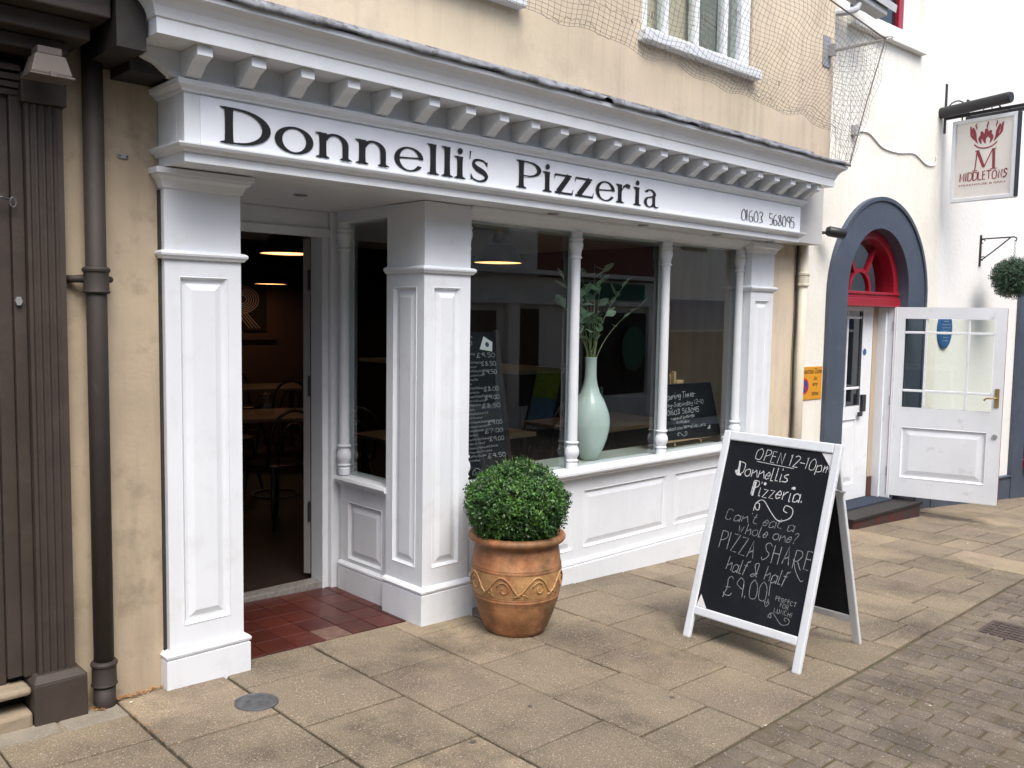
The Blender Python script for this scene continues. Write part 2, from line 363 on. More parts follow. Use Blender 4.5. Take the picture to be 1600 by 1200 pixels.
def hand(mb, text, a, b, h, lw=.0035, off=.0015, wob=.004, contrast=None, slant=0., fit=True):
    """hand lettering from baseline point a to b, cap height h"""
    tot = sum(strokes(c)[0]+.6 for c in text)
    L = math.hypot(b[0]-a[0], b[1]-a[1]); ux, uy = (b[0]-a[0])/L, (b[1]-a[1])/L
    su = L/tot; sv = h/7; x = 0; k = 0
    for c in text:
        w, ss = strokes(c); dy = random.uniform(-wob, wob)
        for st, pts in ss:
            q = pts if st else crom(pts)
            P = []
            for px, py in q:
                u = (x+px+slant*(py-2))*su; v = (py-2)*sv+dy
                P.append((a[0]+ux*u-uy*v, a[1]+uy*u+ux*v))
            if contrast:
                ws = []
                for i in range(len(P)):
                    p0 = P[max(i-1, 0)]; p1 = P[min(i+1, len(P)-1)]; l = math.hypot(p1[0]-p0[0], p1[1]-p0[1]) or 1
                    ws.append(contrast[0]+(contrast[1]-contrast[0])*abs(p1[1]-p0[1])/l)
            else: ws = [lw*random.uniform(.85, 1.15)]*len(P)
            ribbon(mb, P, ws, off+.00012*(k % 5)); k += 1
        x += w+.6
    return mb
def scribble(mb, a, b, h, lw, off=.0015):
    L = math.hypot(b[0]-a[0], b[1]-a[1]); n = max(4, int(L/h*2.2)); P = []
    for i in range(n*2):
        t = i/(n*2-1); P.append((a[0]+(b[0]-a[0])*t, a[1]+(b[1]-a[1])*t+(h*random.uniform(.4, 1) if i % 2 else random.uniform(0, .25)*h)))
    ribbon(mb, P, [lw]*len(P), off)
def flourish(mb, a, b, h, lw, off=.0015):
    P = [(0, .2), (.02, .7), (.12, .75), (.13, .35), (.05, .35), (.02, .7), (.2, 1.05), (.45, .4), (.68, -.05), (.95, .3), (.98, .9), (.8, 1.05), (.76, .7), (.86, .6)]
    P = [(a[0]+(b[0]-a[0])*x, a[1]+(b[1]-a[1])*x+(y-.5)*h) for x, y in crom(P, 4)]
    ribbon(mb, P, [lw]*len(P), off)
def text_mb(s, h, u0, v0, width=None, off=.002, embolden=0.0):
    cu = bpy.data.curves.new('t', 'FONT'); cu.body = s; cu.size = 1; cu.offset = embolden; cu.resolution_u = 3
    o = bpy.data.objects.new('t', cu); C.objects.link(o)
    dg = bpy.context.evaluated_depsgraph_get(); me = bpy.data.meshes.new_from_object(o.evaluated_get(dg))
    vs = [v.co.copy() for v in me.vertices]; fs = [tuple(p.vertices) for p in me.polygons]
    bpy.data.objects.remove(o); bpy.data.curves.remove(cu)
    x0 = min(v.x for v in vs); x1 = max(v.x for v in vs); y1 = max(v.y for v in vs); y0 = min(v.y for v in vs)
    sy = h/(y1-y0); sx = (width/(x1-x0)) if width else sy
    r = ([(u0+(v.x-x0)*sx, v0+(v.y-y0)*sy, off) for v in vs], fs)
    bpy.data.meshes.remove(me); return r

# display letters drawn from ribbons in a box: u 0..W, v 0..1 (cap height)
def letter(ch, W):
    A = []                                   # list of (pts, widths)
    TH, TN = .255, .06
    def stem(x, y0, y1, sb=(.13, .13), stt=(.13, 0), w=TH, flat=False):
        def flare(y, side, ln, d):
            A.append(([(x+side*w*.5-side*.02, y), (x+side*(w*.5+ln), y)], None, d))
        pts = [(x, y0+(y1-y0)*t) for t in (0, .03, .08, .16, .3, .5, .7, .84, .92, .97, 1)]
        ws = [w*1.18, w*1.12, w*1.05, w, w*.96, w*.94, w*.96, w, w*1.05, w*1.12, w*1.18]
        if flat: ws[5:] = [w]*6
        A.append((pts, ws, 0))
        for sgn, ln in ((-1, sb[0]), (1, sb[1])):
            if ln: A.append(([(x+sgn*w*.3, y0+.035), (x+sgn*(w*.5+ln*.5), y0+.03), (x+sgn*(w*.5+ln), y0+.012)], [.10, .05, .024], 0))
        for sgn, ln in ((-1, stt[0]), (1, stt[1])):
            if ln: A.append(([(x+sgn*w*.3, y1-.045), (x+sgn*(w*.5+ln*.5), y1-.028), (x+sgn*(w*.5+ln), y1-.012)], [.11, .05, .024], 0))
    def arc(cx, cy, rx, ry, a0, a1, th=TH, tn=TN, n=28, tilt=0, end=None):
        out = []; inn = []
        for i in range(n+1):
            a = R(a0+(a1-a0)*i/n)
            c, s_ = math.cos(a), math.sin(a)
            out.append((cx+rx*c, cy+ry*s_)); inn.append((cx+(rx-th)*c, cy+(ry-tn)*s_))
        A.append(('ring', out, inn))
    def line(pts, ws): A.append((pts, ws if isinstance(ws, list) else [ws]*len(pts), 0))
    X = .75
    if ch == 'D':
        stem(.30, 0, 1, (.14, 0), (.14, 0)); arc(.55, .5, W-.55, .5, -90, 90, .27, .06)
        line([(.25, .975), (.56, .975)], .05); line([(.25, .025), (.56, .025)], .05)
    elif ch == 'P':
        stem(.28, 0, 1, (.14, .14), (.14, 0)); arc(.60, .72, W-.62, .28, -90, 90, .21, .045)
        line([(.25, .977), (.61, .977)], .045); line([(.30, .462), (.61, .462)], .045)
    elif ch == 'o': arc(W/2, .375, W/2-.02, .395, 0, 360, .25, .06, 44)
    elif ch == 'n':
        stem(.25, 0, X, (.12, .10), (.14, 0))
        arc((W-.135+.17)/2, .45, (W-.135-.17)/2, .315, 0, 160, .22, .06, 24)
        stem(W-.245, 0, .47, (.10, .12), (0, 0), .22, True)
    elif ch == 'e':
        arc(W/2, .375, W/2-.03, .395, 22, 330, .21, .05, 40)
        line([(.16, .385), (W*.5, .42), (W-.16, .455)], [.05, .045, .045])
        arc(W/2, .42, W/2-.06, .35, -2, 40, .18, .05, 8)
    elif ch == 'l': stem(.30, 0, 1, (.13, .13), (.13, 0))
    elif ch == 'i':
        stem(.32, 0, X, (.13, .13), (.14, 0)); pts = []
        arc(.32, .93, .115, .1, 0, 360, .112, .097, 18)
    elif ch == "'": line([(.07, 1.0), (.06, .9), (.04, .72)], [.07, .05, .03])
    elif ch == 's':
        p = [(W-.20, .60), (W-.30, .70), (W*.5, .745), (.30, .70), (.24, .575), (.36, .46), (W*.5, .39), (W-.33, .32), (W-.20, .20), (W-.30, .065), (W*.48, .01), (.24, .06), (.13, .18)]
        w = [.06, .06, .06, .10, .15, .18, .2, .18, .15, .10, .055, .06, .05]
        q = crom(p, 4); ws = [w[min(i//4, 12)]*(1-(i % 4)/4)+w[min(i//4+1, 12)]*((i % 4)/4) for i in range(len(q))]
        line(q, ws); line([(W-.19, .70), (W-.185, .54)], [.07, .03]); line([(.13, .04), (.12, .24)], [.07, .03])
    elif ch == 'z':
        line([(.10, .712), (W-.12, .712)], .07); line([(.10, .04), (W-.08, .04)], .075)
        line([(W-.27, .71), (.27, .05)], [.24, .24]); line([(.12, .74), (.08, .55)], [.06, .03]); line([(W-.10, .02), (W-.03, .22)], [.07, .03])
    elif ch == 'r':
        stem(.27, 0, X, (.12, .16), (.14, 0))
        line(crom([(.36, .48), (.48, .65), (.66, .735), (W-.16, .70)], 4), [.05]*4+[.08]*4+[.15]*5); 
    elif ch == 'a':
        stem(W-.36, .05, .52, (0, 0), (0, 0), .2); arc(W*.5-.03, .52, W*.5-.18, .24, 0, 150, .19, .055, 16)
        arc(W*.44, .215, W*.5-.22, .225, 75, 330, .19, .045, 24); line([(W*.42, .425), (W-.40, .47)], [.05, .05])
        line([(W-.40, .14), (W-.28, .035), (W-.12, .02), (W-.02, .08)], [.15, .09, .045, .02])
    return A
def build_letter(ch, M, u0, u1, v0, cap):
    Wd = (u1-u0)/cap; mb = MB(); mb.M = M; off = .0025
    for k, a in enumerate(letter(ch, Wd)):
        z = off+.0004*k
        if a[0] == 'ring':
            o, i = a[1], a[2]; n = len(o)
            mb.add([(u0+p[0]*cap, v0+p[1]*cap, z) for p in o]+[(u0+p[0]*cap, v0+p[1]*cap, z) for p in i],
                   [(j, j+1, n+j+1, n+j) for j in range(n-1)])
        else:
            pts, ws = a[0], a[1]
            if ws is None: continue
            ribbon(mb, [(u0+p[0]*cap, v0+p[1]*cap) for p in pts], [w*cap for w in ws], z)
    return mb

# ================================================================== THE GROUND
PY = lambda x: 1.70+.035*x        # edge between flags and road
gm = MB(); xs = [-14+1.0*i for i in range(52)]
for a, b in zip(xs, xs[1:]):
    gm.add([(a, -14, gz(a)-.03), (b, -14, gz(b)-.03), (b, 30, gz(b)-.03), (a, 30, gz(a)-.03)], [(0, 1, 2, 3)])
obj('ground', gm, ROADJ, kind='structure')
pm = MB()
xs = [-4+.5*i for i in range(45)]
for a, b in zip(xs, xs[1:]):
    pm.add([(a, PY(a), gz(a)-.012), (b, PY(b), gz(b)-.012), (b, 4.8, gz(b)-.012), (a, 4.8, gz(a)-.012)], [(0, 1, 2, 3)])
pav = obj('pavement', pm, JOINT, kind='structure')
def flat_piece(name, parent, poly, m, th=.03, lift=0., jit=.0015, bev=.004):
    cx = sum(p[0] for p in poly)/len(poly); cy = sum(p[1] for p in poly)/len(poly)
    j = random.uniform(-jit, jit); tx = random.uniform(-jit, jit)*2; ty = random.uniform(-jit, jit)*2
    zc = gz(cx)+lift
    n = len(poly); top = []
    mb = MB()
    vs = []
    for k, (ins, dz) in enumerate(((0, -th), (0, -bev), (bev, 0))):
        for p in poly:
            d = Vector((cx-p[0], cy-p[1])); q = Vector(p)+(d.normalized()*ins*1.4 if ins else d*0)
            vs.append((q.x-cx, q.y-cy, gz(q.x)+lift+j+tx*(q.x-cx)/.4+ty*(q.y-cy)/.4+dz-zc))
    fs = []
    for k in range(2):
        for i in range(n): fs.append((k*n+i, k*n+(i+1) % n, (k+1)*n+(i+1) % n, (k+1)*n+i))
    fs.append(tuple(range(2*n, 3*n)))
    mb.add(vs, fs); o = obj(name, mb, m, None)
    o.parent = parent; o.location = (cx, cy, zc); return o
COURSES = [-1.5, -1.04, -.58, -.12, .34, .80, 1.265, 1.72, 2.205, 2.685, 3.14, 3.605, 4.065, 4.54, 5.0, 5.46, 5.93, 6.4, 6.87, 7.34, 7.81, 8.3, 8.8, 9.3, 9.8, 10.3, 10.8, 11.3, 11.8, 12.4, 13.0, 13.6, 14.4]
OFFS = {1.265: (3.35, 3.12), 1.72: (2.95,), 2.205: (3.21,), 2.685: (3.02,), 3.14: (3.23,), 3.605: (3.02,), 4.065: (3.25,)}
for a, b in zip(COURSES, COURSES[1:]):
    ytop = 3.72
    if a > 6.5: ytop = 3.70
    base = OFFS.get(a, (random.choice([2.95, 3.02, 3.12, 3.22]),))
    cuts = [base[0]-.475*k for k in range(-1, 6)]
    if a == 1.265: cuts = [3.35, 3.12, 2.64, 2.18, 1.9]
    cuts = sorted(c for c in cuts if PY(b)+.12 < c < ytop-.12)
    ys = [None]+cuts+[ytop]
    for i in range(len(ys)-1):
        g = .006; r1, r2 = random.uniform(-.003, .003), random.uniform(-.003, .003)
        y0a = PY(a) if ys[i] is None else ys[i]; y0b = PY(b) if ys[i] is None else ys[i]; y1 = ys[i+1]
        poly = [(a+g+r1, y0a+g), (b-g+r2, y0b+g), (b-g+r2, y1-g), (a+g+r1, y1-g)]
        if 5.3 < a < 8 and random.random() < .3 and y1-y0a > .35:      # some flags are cut in two
            ym = (y0a+y1)/2+random.uniform(-.05, .05)
            flat_piece('paving_flag', pav, [poly[0], poly[1], (poly[1][0], ym-g), (poly[0][0], ym-g)], SLAB)
            flat_piece('paving_flag', pav, [(poly[0][0], ym+g), (poly[1][0], ym+g), poly[2], poly[3]], SLAB)
        else: flat_piece('paving_flag', pav, poly, SLAB)
# concrete edging in front of the dark shop and pipe
for a, b in ((-.2, .62), (.63, 1.02), (1.03, 1.255)):
    flat_piece('edging_block', pav, [(a, 3.46), (b, 3.46), (b, 3.60), (a, 3.60)], CONC, lift=.006)

rm = MB(); xs = [-4+.5*i for i in range(45)]
for a, b in zip(xs, xs[1:]):
    rm.add([(a, -3.3, gz(a)-.009), (b, -3.3, gz(b)-.009), (b, PY(b), gz(b)-.009), (a, PY(a), gz(a)-.009)], [(0, 1, 2, 3)])
road = obj('road', rm, ROADJ, kind='structure')
far_pav = MB(); nblk = 0
cand = []
for i in range(-8, 130):
    x0 = .6+i*.105
    for j in range(0, 22):
        y1 = PY(x0)-.006-j*.208-(.104 if i % 2 else 0); y0 = y1-.2
        if i % 2 and j == 0: cand.append((x0, PY(x0)-.006-.098, PY(x0)-.006))
        cand.append((x0, y0, y1))
def vis(x, y):
    d = Vector((x, y, gz(x)-CAM_Z)); k = FOC/f_.dot(d) if f_.dot(d) > .1 else 0
    if not k: return False, 99
    px, py = 800+k*r_.dot(d), 600-k*u_.dot(d)
    return (-60 < px < 1660 and 0 < py < 1290), d.length
vv = []
for c in cand:
    v, d = vis(c[0]+.05, (c[1]+c[2])/2)
    vv.append((0 if v else 1, d, c))
vv.sort(key=lambda t: (t[0], t[1]))
for k, (v, d, (x0, y0, y1)) in enumerate(vv):
    g = .002; r1 = random.uniform(-.0015, .0015)
    poly = [(x0+g+r1, y0+g), (x0+.105-g+r1, y0+g), (x0+.105-g+r1, y1-g), (x0+g+r1, y1-g)]
    if k < 300 and not v: flat_piece('paver', road, poly, PAVER, th=.02, lift=-.004, jit=.0015, bev=.004)
    elif d < 14:
        z = -.004+random.uniform(-.0015, .0015); n0 = len(far_pav.v); b = .004
        far_pav.add([(p[0], p[1], gz(p[0])+z-.012) for p in poly]+[(poly[q][0]+(b if q in (0, 3) else -b), poly[q][1]+(b if q < 2 else -b), gz(poly[q][0])+z) for q in range(4)],
                    [(4, 5, 6, 7), (0, 1, 5, 4), (1, 2, 6, 5), (2, 3, 7, 6), (3, 0, 4, 7)])
fp = obj('distant_pavers', far_pav, PAVER, road, kind='stuff')
fp['label'] = 'rest of the brick pavers of the street surface'

# ================================================================== THE PIZZERIA BUILDING
YF = 3.62
pz = thing('pizzeria_building', 'cream rendered building with the white panelled pizzeria shopfront and long lettered sign', 'building', (1.5, 3.66, 0))
FM = lambda Y: frame_mat((0, Y, 0), (1, 0, 0), (0, 0, 1), (0, -1, 0))     # local x, z, outwards
LM = lambda X: frame_mat((X, 0, 0), (0, 1, 0), (0, 0, 1), (-1, 0, 0))     # faces left: local y, z, outwards
# lower wall strips
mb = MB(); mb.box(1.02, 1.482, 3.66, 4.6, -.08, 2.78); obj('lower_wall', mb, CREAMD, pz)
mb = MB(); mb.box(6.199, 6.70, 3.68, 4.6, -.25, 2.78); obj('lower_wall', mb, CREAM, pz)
# jettied upper wall with two window openings
def upper_wall():
    mb = MB(); mb.M = FM(3.46)
    holed_face(mb, 1.2, 6.68, 2.70, 6.2, [(2.02, 3.26, 3.24, 4.7), (4.31, 5.52, 3.30, 4.7)], .12)
    for x0, x1, z0, z1 in ((2.02, 3.26, 3.24, 4.7), (4.31, 5.52, 3.30, 4.7)):
        mb.add([(x0, z0, 0), (x1, z0, 0), (x1, z1, 0), (x0, z1, 0), (x0, z0, -.119), (x1, z0, -.119), (x1, z1, -.119), (x0, z1, -.119)], [(0, 1, 5, 4), (1, 2, 6, 5), (2, 3, 7, 6), (3, 0, 4, 7)])
    mb.M = None; mb.box(1.2, 6.68, 3.60, 4.6, 2.80, 6.2)
    return obj('upper_wall', mb, CREAM, pz)
upper_wall()
for x0, x1, z0 in ((2.02, 3.26, 3.24), (4.31, 5.52, 3.30)):
    w = thing('upper_window', None, None); w.parent = pz; w.matrix_parent_inverse = Matrix.Translation(-pz.location)
    w.empty_display_size = .05
    mb = MB(); zt = 4.68; a = x0+.01; b = x1-.01
    mb.box(a, a+.06, 3.475, 3.56, z0, zt); mb.box(b-.11, b, 3.475, 3.56, z0, zt); mb.box(a+.06, b-.11, 3.475, 3.56, zt-.06, zt); mb.box(a+.06, b-.11, 3.475, 3.56, z0, z0+.045)
    for t in (.2, .52, .84):
        xx = a+.06+(b-.11-a-.06)*t; mb.box(xx-.022, xx+.022, 3.485, 3.545, z0+.045, zt-.06)
    mb.box(a+.0601, b-.1101, 3.487, 3.543, 3.98, 4.02)
    obj('window_frame', mb, WORN, w, bev=.004)
    mb = MB(); mb.box(a+.06, b-.11, 3.512, 3.518, z0+.045, zt-.06); obj('window_pane', mb, GLASSD, w)
    mb = MB(); mb.box(x0-.035, x1+.035, 3.395, 3.478, z0-.065, z0-.002); obj('window_sill', mb, WORN, w, bev=.006)
    mb = MB()
    for k in range(22):
        xa = a+.60+k*(b-.12-a-.60)/22; mb.add([(xa, 3.555+.012*(k % 2), z0+.05), (xa+.028, 3.555+.012*((k+1) % 2), z0+.05), (xa+.028, 3.555+.012*((k+1) % 2), zt-.07), (xa, 3.555+.012*(k % 2), zt-.07)], [(0, 1, 2, 3)])
    obj('curtain', mb, mat('dull_curtain', (.22, .215, .175), .9, .1, 8) if 'dull_curtain' not in bpy.data.materials else bpy.data.materials['dull_curtain'], w)
# unseen block over the shopfront, added to keep daylight out of the shop, and party walls
mb = MB(); mb.box(1.50, 6.66, 3.485, 4.6, 2.1845, 2.78); obj('light_block_beam', mb, GREY, pz)
mb = MB(); mb.box(6.16, 6.72, 3.60, 3.675, 2.42, 2.80); mb.box(6.14, 6.76, 3.57, 3.676, 2.395, 2.42); obj('end_block', mb, WHITE, pz, bev=.003)

mb = MB(); mb.box(1.196, 1.30, 3.30, 3.66, 2.52, 2.90); mb.box(1.30, 1.483, 3.46, 3.66, 2.485, 2.80); mb.box(-3, 1.4, 3.2, 3.459, 2.805, 3.0); obj('jetty_shade_boxes', mb, BROWND, pz)  # near-black boxes added for deep shade under the jetty, plus the overhang
# --- fascia
fas = MB(); fas.box(1.483, 6.178, 3.41, 3.484, 2.168, 2.47); fas.box(1.483, 1.4995, 3.4845, 3.66, 2.168, 2.47); fas_o = obj('fascia_board', fas, WHITE, pz, bev=.002)
mb = MB(); mb.box(1.545, 6.165, 3.403, 3.4095, 2.235, 2.425); brd = obj('sign_board', mb, BOARD, fas_o)
prof = [(.0, 2.205), (.012, 2.208), (.016, 2.214), (.03, 2.222), (.036, 2.232), (.036, 2.238), (.0, 2.240)]
mb = MB().sweep(prof, 1.482, 6.179, 3.4095, 3.66); obj('lower_moulding', mb, WHITE, fas_o)
prof = [(0, 2.432), (.01, 2.434), (.014, 2.444), (.032, 2.455), (.036, 2.468), (.036, 2.474), (0, 2.476)]
mb = MB().sweep(prof, 1.482, 6.179, 3.4095, 3.66); obj('upper_moulding', mb, WHITE, fas_o)
# --- cornice: frieze, brackets, band, crown
cor = MB(); cor.box(1.484, 6.177, 3.412, 3.62, 2.476, 2.60); cor = obj('frieze', cor, WHITE, pz)
prof = [(.17, 2.578), (.172, 2.632), (.178, 2.636), (.182, 2.648), (.19, 2.668), (.208, 2.69), (.228, 2.702), (.236, 2.708), (.238, 2.728), (.2, 2.735)]
mb = MB().sweep(prof, 1.484, 6.177, 3.41, 3.66); obj('crown_moulding', mb, WHITE, cor, bev=.001)
def bracket_poly(y0=3.412):
    P = [(y0, 2.5765), (y0-.150, 2.5765), (y0-.150, 2.540)]
    cv = crom([(y0-.150, 2.540), (y0-.128, 2.532), (y0-.100, 2.522), (y0-.070, 2.500), (y0-.045, 2.484), (y0-.02, 2.478), (y0, 2.4765)], 4)
    return P+cv[1:]
bm_ = mesh_of('corbel_bracket', MB().prism(bracket_poly(3.412), -.030, .030, 'x')); bm_.materials.append(WHITE)
BX = [1.502, 1.720, 1.936, 2.156, 2.375, 2.589, 2.807, 3.024, 3.240, 3.454, 3.669, 3.884, 4.099, 4.309, 4.521, 4.733, 4.944, 5.154, 5.366, 5.579, 5.793, 6.01, 6.16]
for x in BX:
    o = bpy.data.objects.new('corbel_bracket', bm_); C.objects.link(o); o.parent = cor; o.location = (x, 0, 0)
bl = mesh_of('side_bracket', MB().prism([(y-3.412+0, z) for y, z in bracket_poly(3.412)], -.03, .03, 'x')); bl.materials.append(WHITE)
for xx, rz, y in ((1.484, -PI/2, 3.443), (6.177, PI/2, 3.443)):
    o = bpy.data.objects.new('side_bracket', bl); C.objects.link(o); o.parent = cor; o.location = (xx, y, 0); o.rotation_euler = (0, 0, rz)
# lead capping with a wavy front edge
mb = MB(); n = 150; vs = []
for i in range(n+1):
    x = 1.235+(6.43-1.235)*i/n; w = .004*math.sin(i*.31)+.003*math.sin(i*.83+1)+random.uniform(-.001, .001)
    if i in (70, 71): w += .02
    if i in (92, 93, 94): w += .012
    lip = 2.727+w*.9
    zt = 2.748+.004*math.sin(i*.4)
    vs += [(x, 3.164-w*.4, lip), (x, 3.160, zt), (x, 3.30, 2.785), (x, 3.459, 2.84), (x, 3.459, 2.87)]
fs = [(5*i+k, 5*i+k+1, 5*i+6+k, 5*i+5+k) for i in range(n) for k in range(4)]
mb.add(vs, fs); o = obj('lead_flashing', mb, LEAD, cor, smooth=True)
so_ = o.modifiers.new('solid', 'SOLIDIFY'); so_.thickness = .004
mb = MB(); mb.box(1.25, 6.41, 3.19, 3.45, 2.7355, 2.745); obj('cornice_deck', mb, LEAD, cor)

# --- lettering: one part per letter
LET = [('D', 1.618, 1.842), ('o', 1.857, 2.045), ('n', 2.053, 2.236), ('n', 2.254, 2.436), ('e', 2.460, 2.640), ('l', 2.648, 2.729), ('l', 2.735, 2.814), ('i', 2.812, 2.902),
       ("'", 2.915, 2.935), ('s', 2.912, 3.061), ('P', 3.236, 3.424), ('i', 3.424, 3.510), ('z', 3.513, 3.677), ('z', 3.677, 3.847), ('e', 3.857, 4.037), ('r', 4.036, 4.188), ('i', 4.190, 4.277), ('a', 4.279, 4.447)]
for ch, a, b in LET:
    mb = build_letter(ch, FM(3.402), a, b, 2.2585, .142)
    obj('letter', mb, INK, fas_o, label='black serif letter %s' % ('apostrophe' if ch == "'" else ch))
mb = MB(); mb.M = FM(3.402); hand(mb, '01603', (5.362, 2.268), (5.645, 2.268), .075, off=.0015, wob=0, contrast=(.003, .0105)); obj('phone_digits', mb, GREYINK, fas_o)
mb = MB(); mb.M = FM(3.402); hand(mb, '568095', (5.72, 2.268), (6.08, 2.268), .075, off=.0015, wob=0, contrast=(.003, .0105)); obj('phone_digits', mb, GREYINK, fas_o)

# --- pilasters
def shaft(name, x0, x1, yb, z0, z1, pan, left=None, parent=pz, ztop=2.166, cap=False, m=WHITE):
    p = MB(); p.M = FM(YF)
    holed_face(p, x0, x1, z0, z1, [pan], .05)
    p.M = None
    if left:
        p.M = LM(x0-.0007); holed_face(p, YF+.0004, yb, z0, z1, [left], .05); p.M = None
        p.box(x0+.051, x1, YF+.051, yb, z0, z1)
    else:
        p.box(x0, x1, YF+.0505, yb, z0, z1)
    p.box(x0+.0005, x1-.0005, YF+.0005, yb-.0005, z1, ztop)
    so2 = obj(name, p, m, parent)
    obj('panel', panel_mb(FM(YF), *pan), m, so2)
    if left: obj('panel', panel_mb(LM(x0-.0007), *left), m, so2)
    # astragal ring
    pr = [(0, z1-.012), (.012, z1-.010), (.016, z1-.002), (.022, z1+.004), (.024, z1+.012), (.020, z1+.020), (.010, z1+.024), (0, z1+.026)]
    obj('ring_moulding', MB().sweep(pr, x0, x1, YF, yb), m, so2, smooth=False)
    # plinth
    g = gz(x0)-.03
    pr = [(.0, g), (.022, g), (.022, .128), (.016, .131), (.016, .134), (.024, .140), (.026, .150), (.018, .160), (.006, .166), (0, .168)]
    obj('plinth', MB().sweep(pr, x0, x1, YF, yb), m, so2)
    if cap:
        pr = [(0, 2.085), (.006, 2.088), (.010, 2.10), (.018, 2.118), (.032, 2.13), (.034, 2.14), (.044, 2.142), (.044, 2.164), (.0, 2.166)]
        obj('capital', MB().sweep(pr, x0, x1, YF, yb), m, so2)
    return so2
shaft('pilaster', 1.485, 1.817, 3.80, .02, 1.815, (1.545, 1.757, .262, 1.735), cap=True)
shaft('corner_pillar', 2.816, 3.125, 3.945, -.02, 1.815, (2.876, 3.060, .26, 1.735), left=(3.68, 3.885, .26, 1.735))
shaft('pilaster', 5.877, 6.196, 3.80, -.12, 1.815, (5.937, 6.136, .26, 1.735), cap=True)
mb = MB(); mb.box(1.474, 1.4845, 3.648, 3.662, -.02, 2.08); obj('wall_seam', mb, SEAL, pz)
mb = MB(); mb.box(6.1965, 6.206, 3.655, 3.682, -.2, 2.17); obj('wall_seam', mb, SEAL, pz)

# --- stall riser, sill and shop window
g = -.16
mb = MB(); mb.M = FM(3.70)
PAN = [(3.20, 4.06, .135, .505), (4.155, 5.015, .135, .505), (5.11, 5.82, .135, .505)]
holed_face(mb, 3.126, 5.876, g, .60, PAN, .06); st = obj('stall_riser', mb, WHITE, pz)
for p in PAN: obj('panel', panel_mb(FM(3.70), *p, rec=.012, mould=.014, flat=.008, bevel=.03), WHITE, st)
pr = [(-.01, .075), (.010, .072), (.016, .062), (.018, .050), (.012, .044), (.018, .041), (.020, .036), (.020, g), (-.01, g)]
mb = MB(); ps = [(3.6995-o, z) for o, z in pr]; mb.prism(ps, 3.126, 5.876, 'x'); obj('skirting', mb, WHITE, st)
ps = [(3.80, .592), (3.672, .592), (3.662, .602), (3.66, .612), (3.640, .616), (3.634, .626), (3.634, .640), (3.642, .650), (3.80, .658)]
mb = MB(); mb.prism(ps, 3.126, 5.876, 'x'); obj('window_sill', mb, WHITE, st, bev=.001)
def column_mb(cx, cy, z0=.652, z1=2.105, s=1.):
    pr = [(.036, z0), (.036, z0+.035), (.030, z0+.042), (.034, z0+.050), (.040, z0+.056), (.031, z0+.064), (.036, z0+.078), (.043, z0+.095), (.045, z0+.112), (.041, z0+.130), (.033, z0+.146), (.030, z0+.158),
          (.040, z0+.163), (.041, z0+.170), (.032, z0+.176), (.031, z0+.3), (.028, z1-.30), (.028, z1-.165), (.037, z1-.160), (.037, z1-.152), (.030, z1-.146), (.033, z1-.120), (.041, z1-.095), (.043, z1-.078), (.040, z1-.065),
          (.036, z1-.056), (.042, z1-.050), (.042, z1-.042), (.036, z1-.036), (.036, z1)]
    return MB().lathe([(r*s, z) for r, z in pr], (cx, cy, 0), 20)
for x in (3.150, 4.037, 4.940, 5.845):
    o = obj('window_column', column_mb(x, 3.70), WHITE, pz, smooth=True); e = o.modifiers.new('es', 'EDGE_SPLIT'); e.split_angle = R(38)
mb = MB(); mb.prism([(3.68, 2.168), (3.60, 2.168), (3.605, 2.155), (3.63, 2.145), (3.665, 2.130), (3.675, 2.118), (3.68, 2.105), (3.78, 2.105), (3.78, 2.168)], 3.126, 5.876, 'x'); obj('window_head', mb, WHITE, pz)
for a, b in ((3.16, 4.030), (4.044, 4.933), (4.947, 5.84)):
    mb = MB(); mb.box(a, b, 3.732, 3.738, .655, 2.106); obj('window_pane', mb, GLASS, pz)
for x in (4.037, 4.94):
    mb = MB(); mb.box(x-.006, x+.006, 3.7385, 3.76, .655, 2.106); obj('glazing_bar', mb, WHITE, pz)
mb = MB(); mb.box(1.50, 6.172, 3.4845, 3.80, 2.170, 2.184); mb.box(1.818, 2.96, 3.80, 4.60, 2.170, 2.184); obj('soffit', mb, WHITE, pz)
for x, y in ((2.30, 3.95), (3.66, 3.535), (4.47, 3.535), (5.28, 3.535), (5.98, 3.535)):
    t = MB().lathe([(.030, 2.164), (.034, 2.166), (.034, 2.170)], (x, y, 0), 20); o = obj('downlight', t, SPOT, pz)
# --- lobby: right hand side panel, turned column, door frame
mb = MB(); mb.M = LM(2.850); holed_face(mb, 3.946, 4.45, -.06, .60, [(4.03, 4.37, .16, .50)], .06); sr = obj('lobby_stall_riser', mb, WHITE, pz)
obj('panel', panel_mb(LM(2.850), 4.03, 4.37, .16, .50), WHITE, sr)
mb = MB(); mb.prism([(2.8495, -.06), (2.830, -.06), (2.830, .105), (2.836, .108), (2.828, .118), (2.830, .128), (2.842, .138), (2.8495, .140)], 3.946, 4.45, 'y'); obj('skirting', mb, WHITE, sr)
mb = MB(); mb.prism([(2.95, .592), (2.83, .592), (2.826, .61), (2.806, .618), (2.800, .630), (2.806, .645), (2.95, .656)], 3.946, 4.44, 'y'); obj('window_sill', mb, WHITE, sr)
o = obj('window_column', column_mb(2.850, 4.41, .654, 2.11), WHITE, pz, smooth=True); e = o.modifiers.new('es', 'EDGE_SPLIT'); e.split_angle = R(38)
mb = MB(); mb.box(2.872, 2.878, 3.946, 4.47, .655, 2.11); obj('window_pane', mb, GLASS, pz)
mb = MB(); mb.box(2.83, 2.94, 3.946, 4.46, 2.105, 2.169); obj('window_head', mb, WHITE, pz)
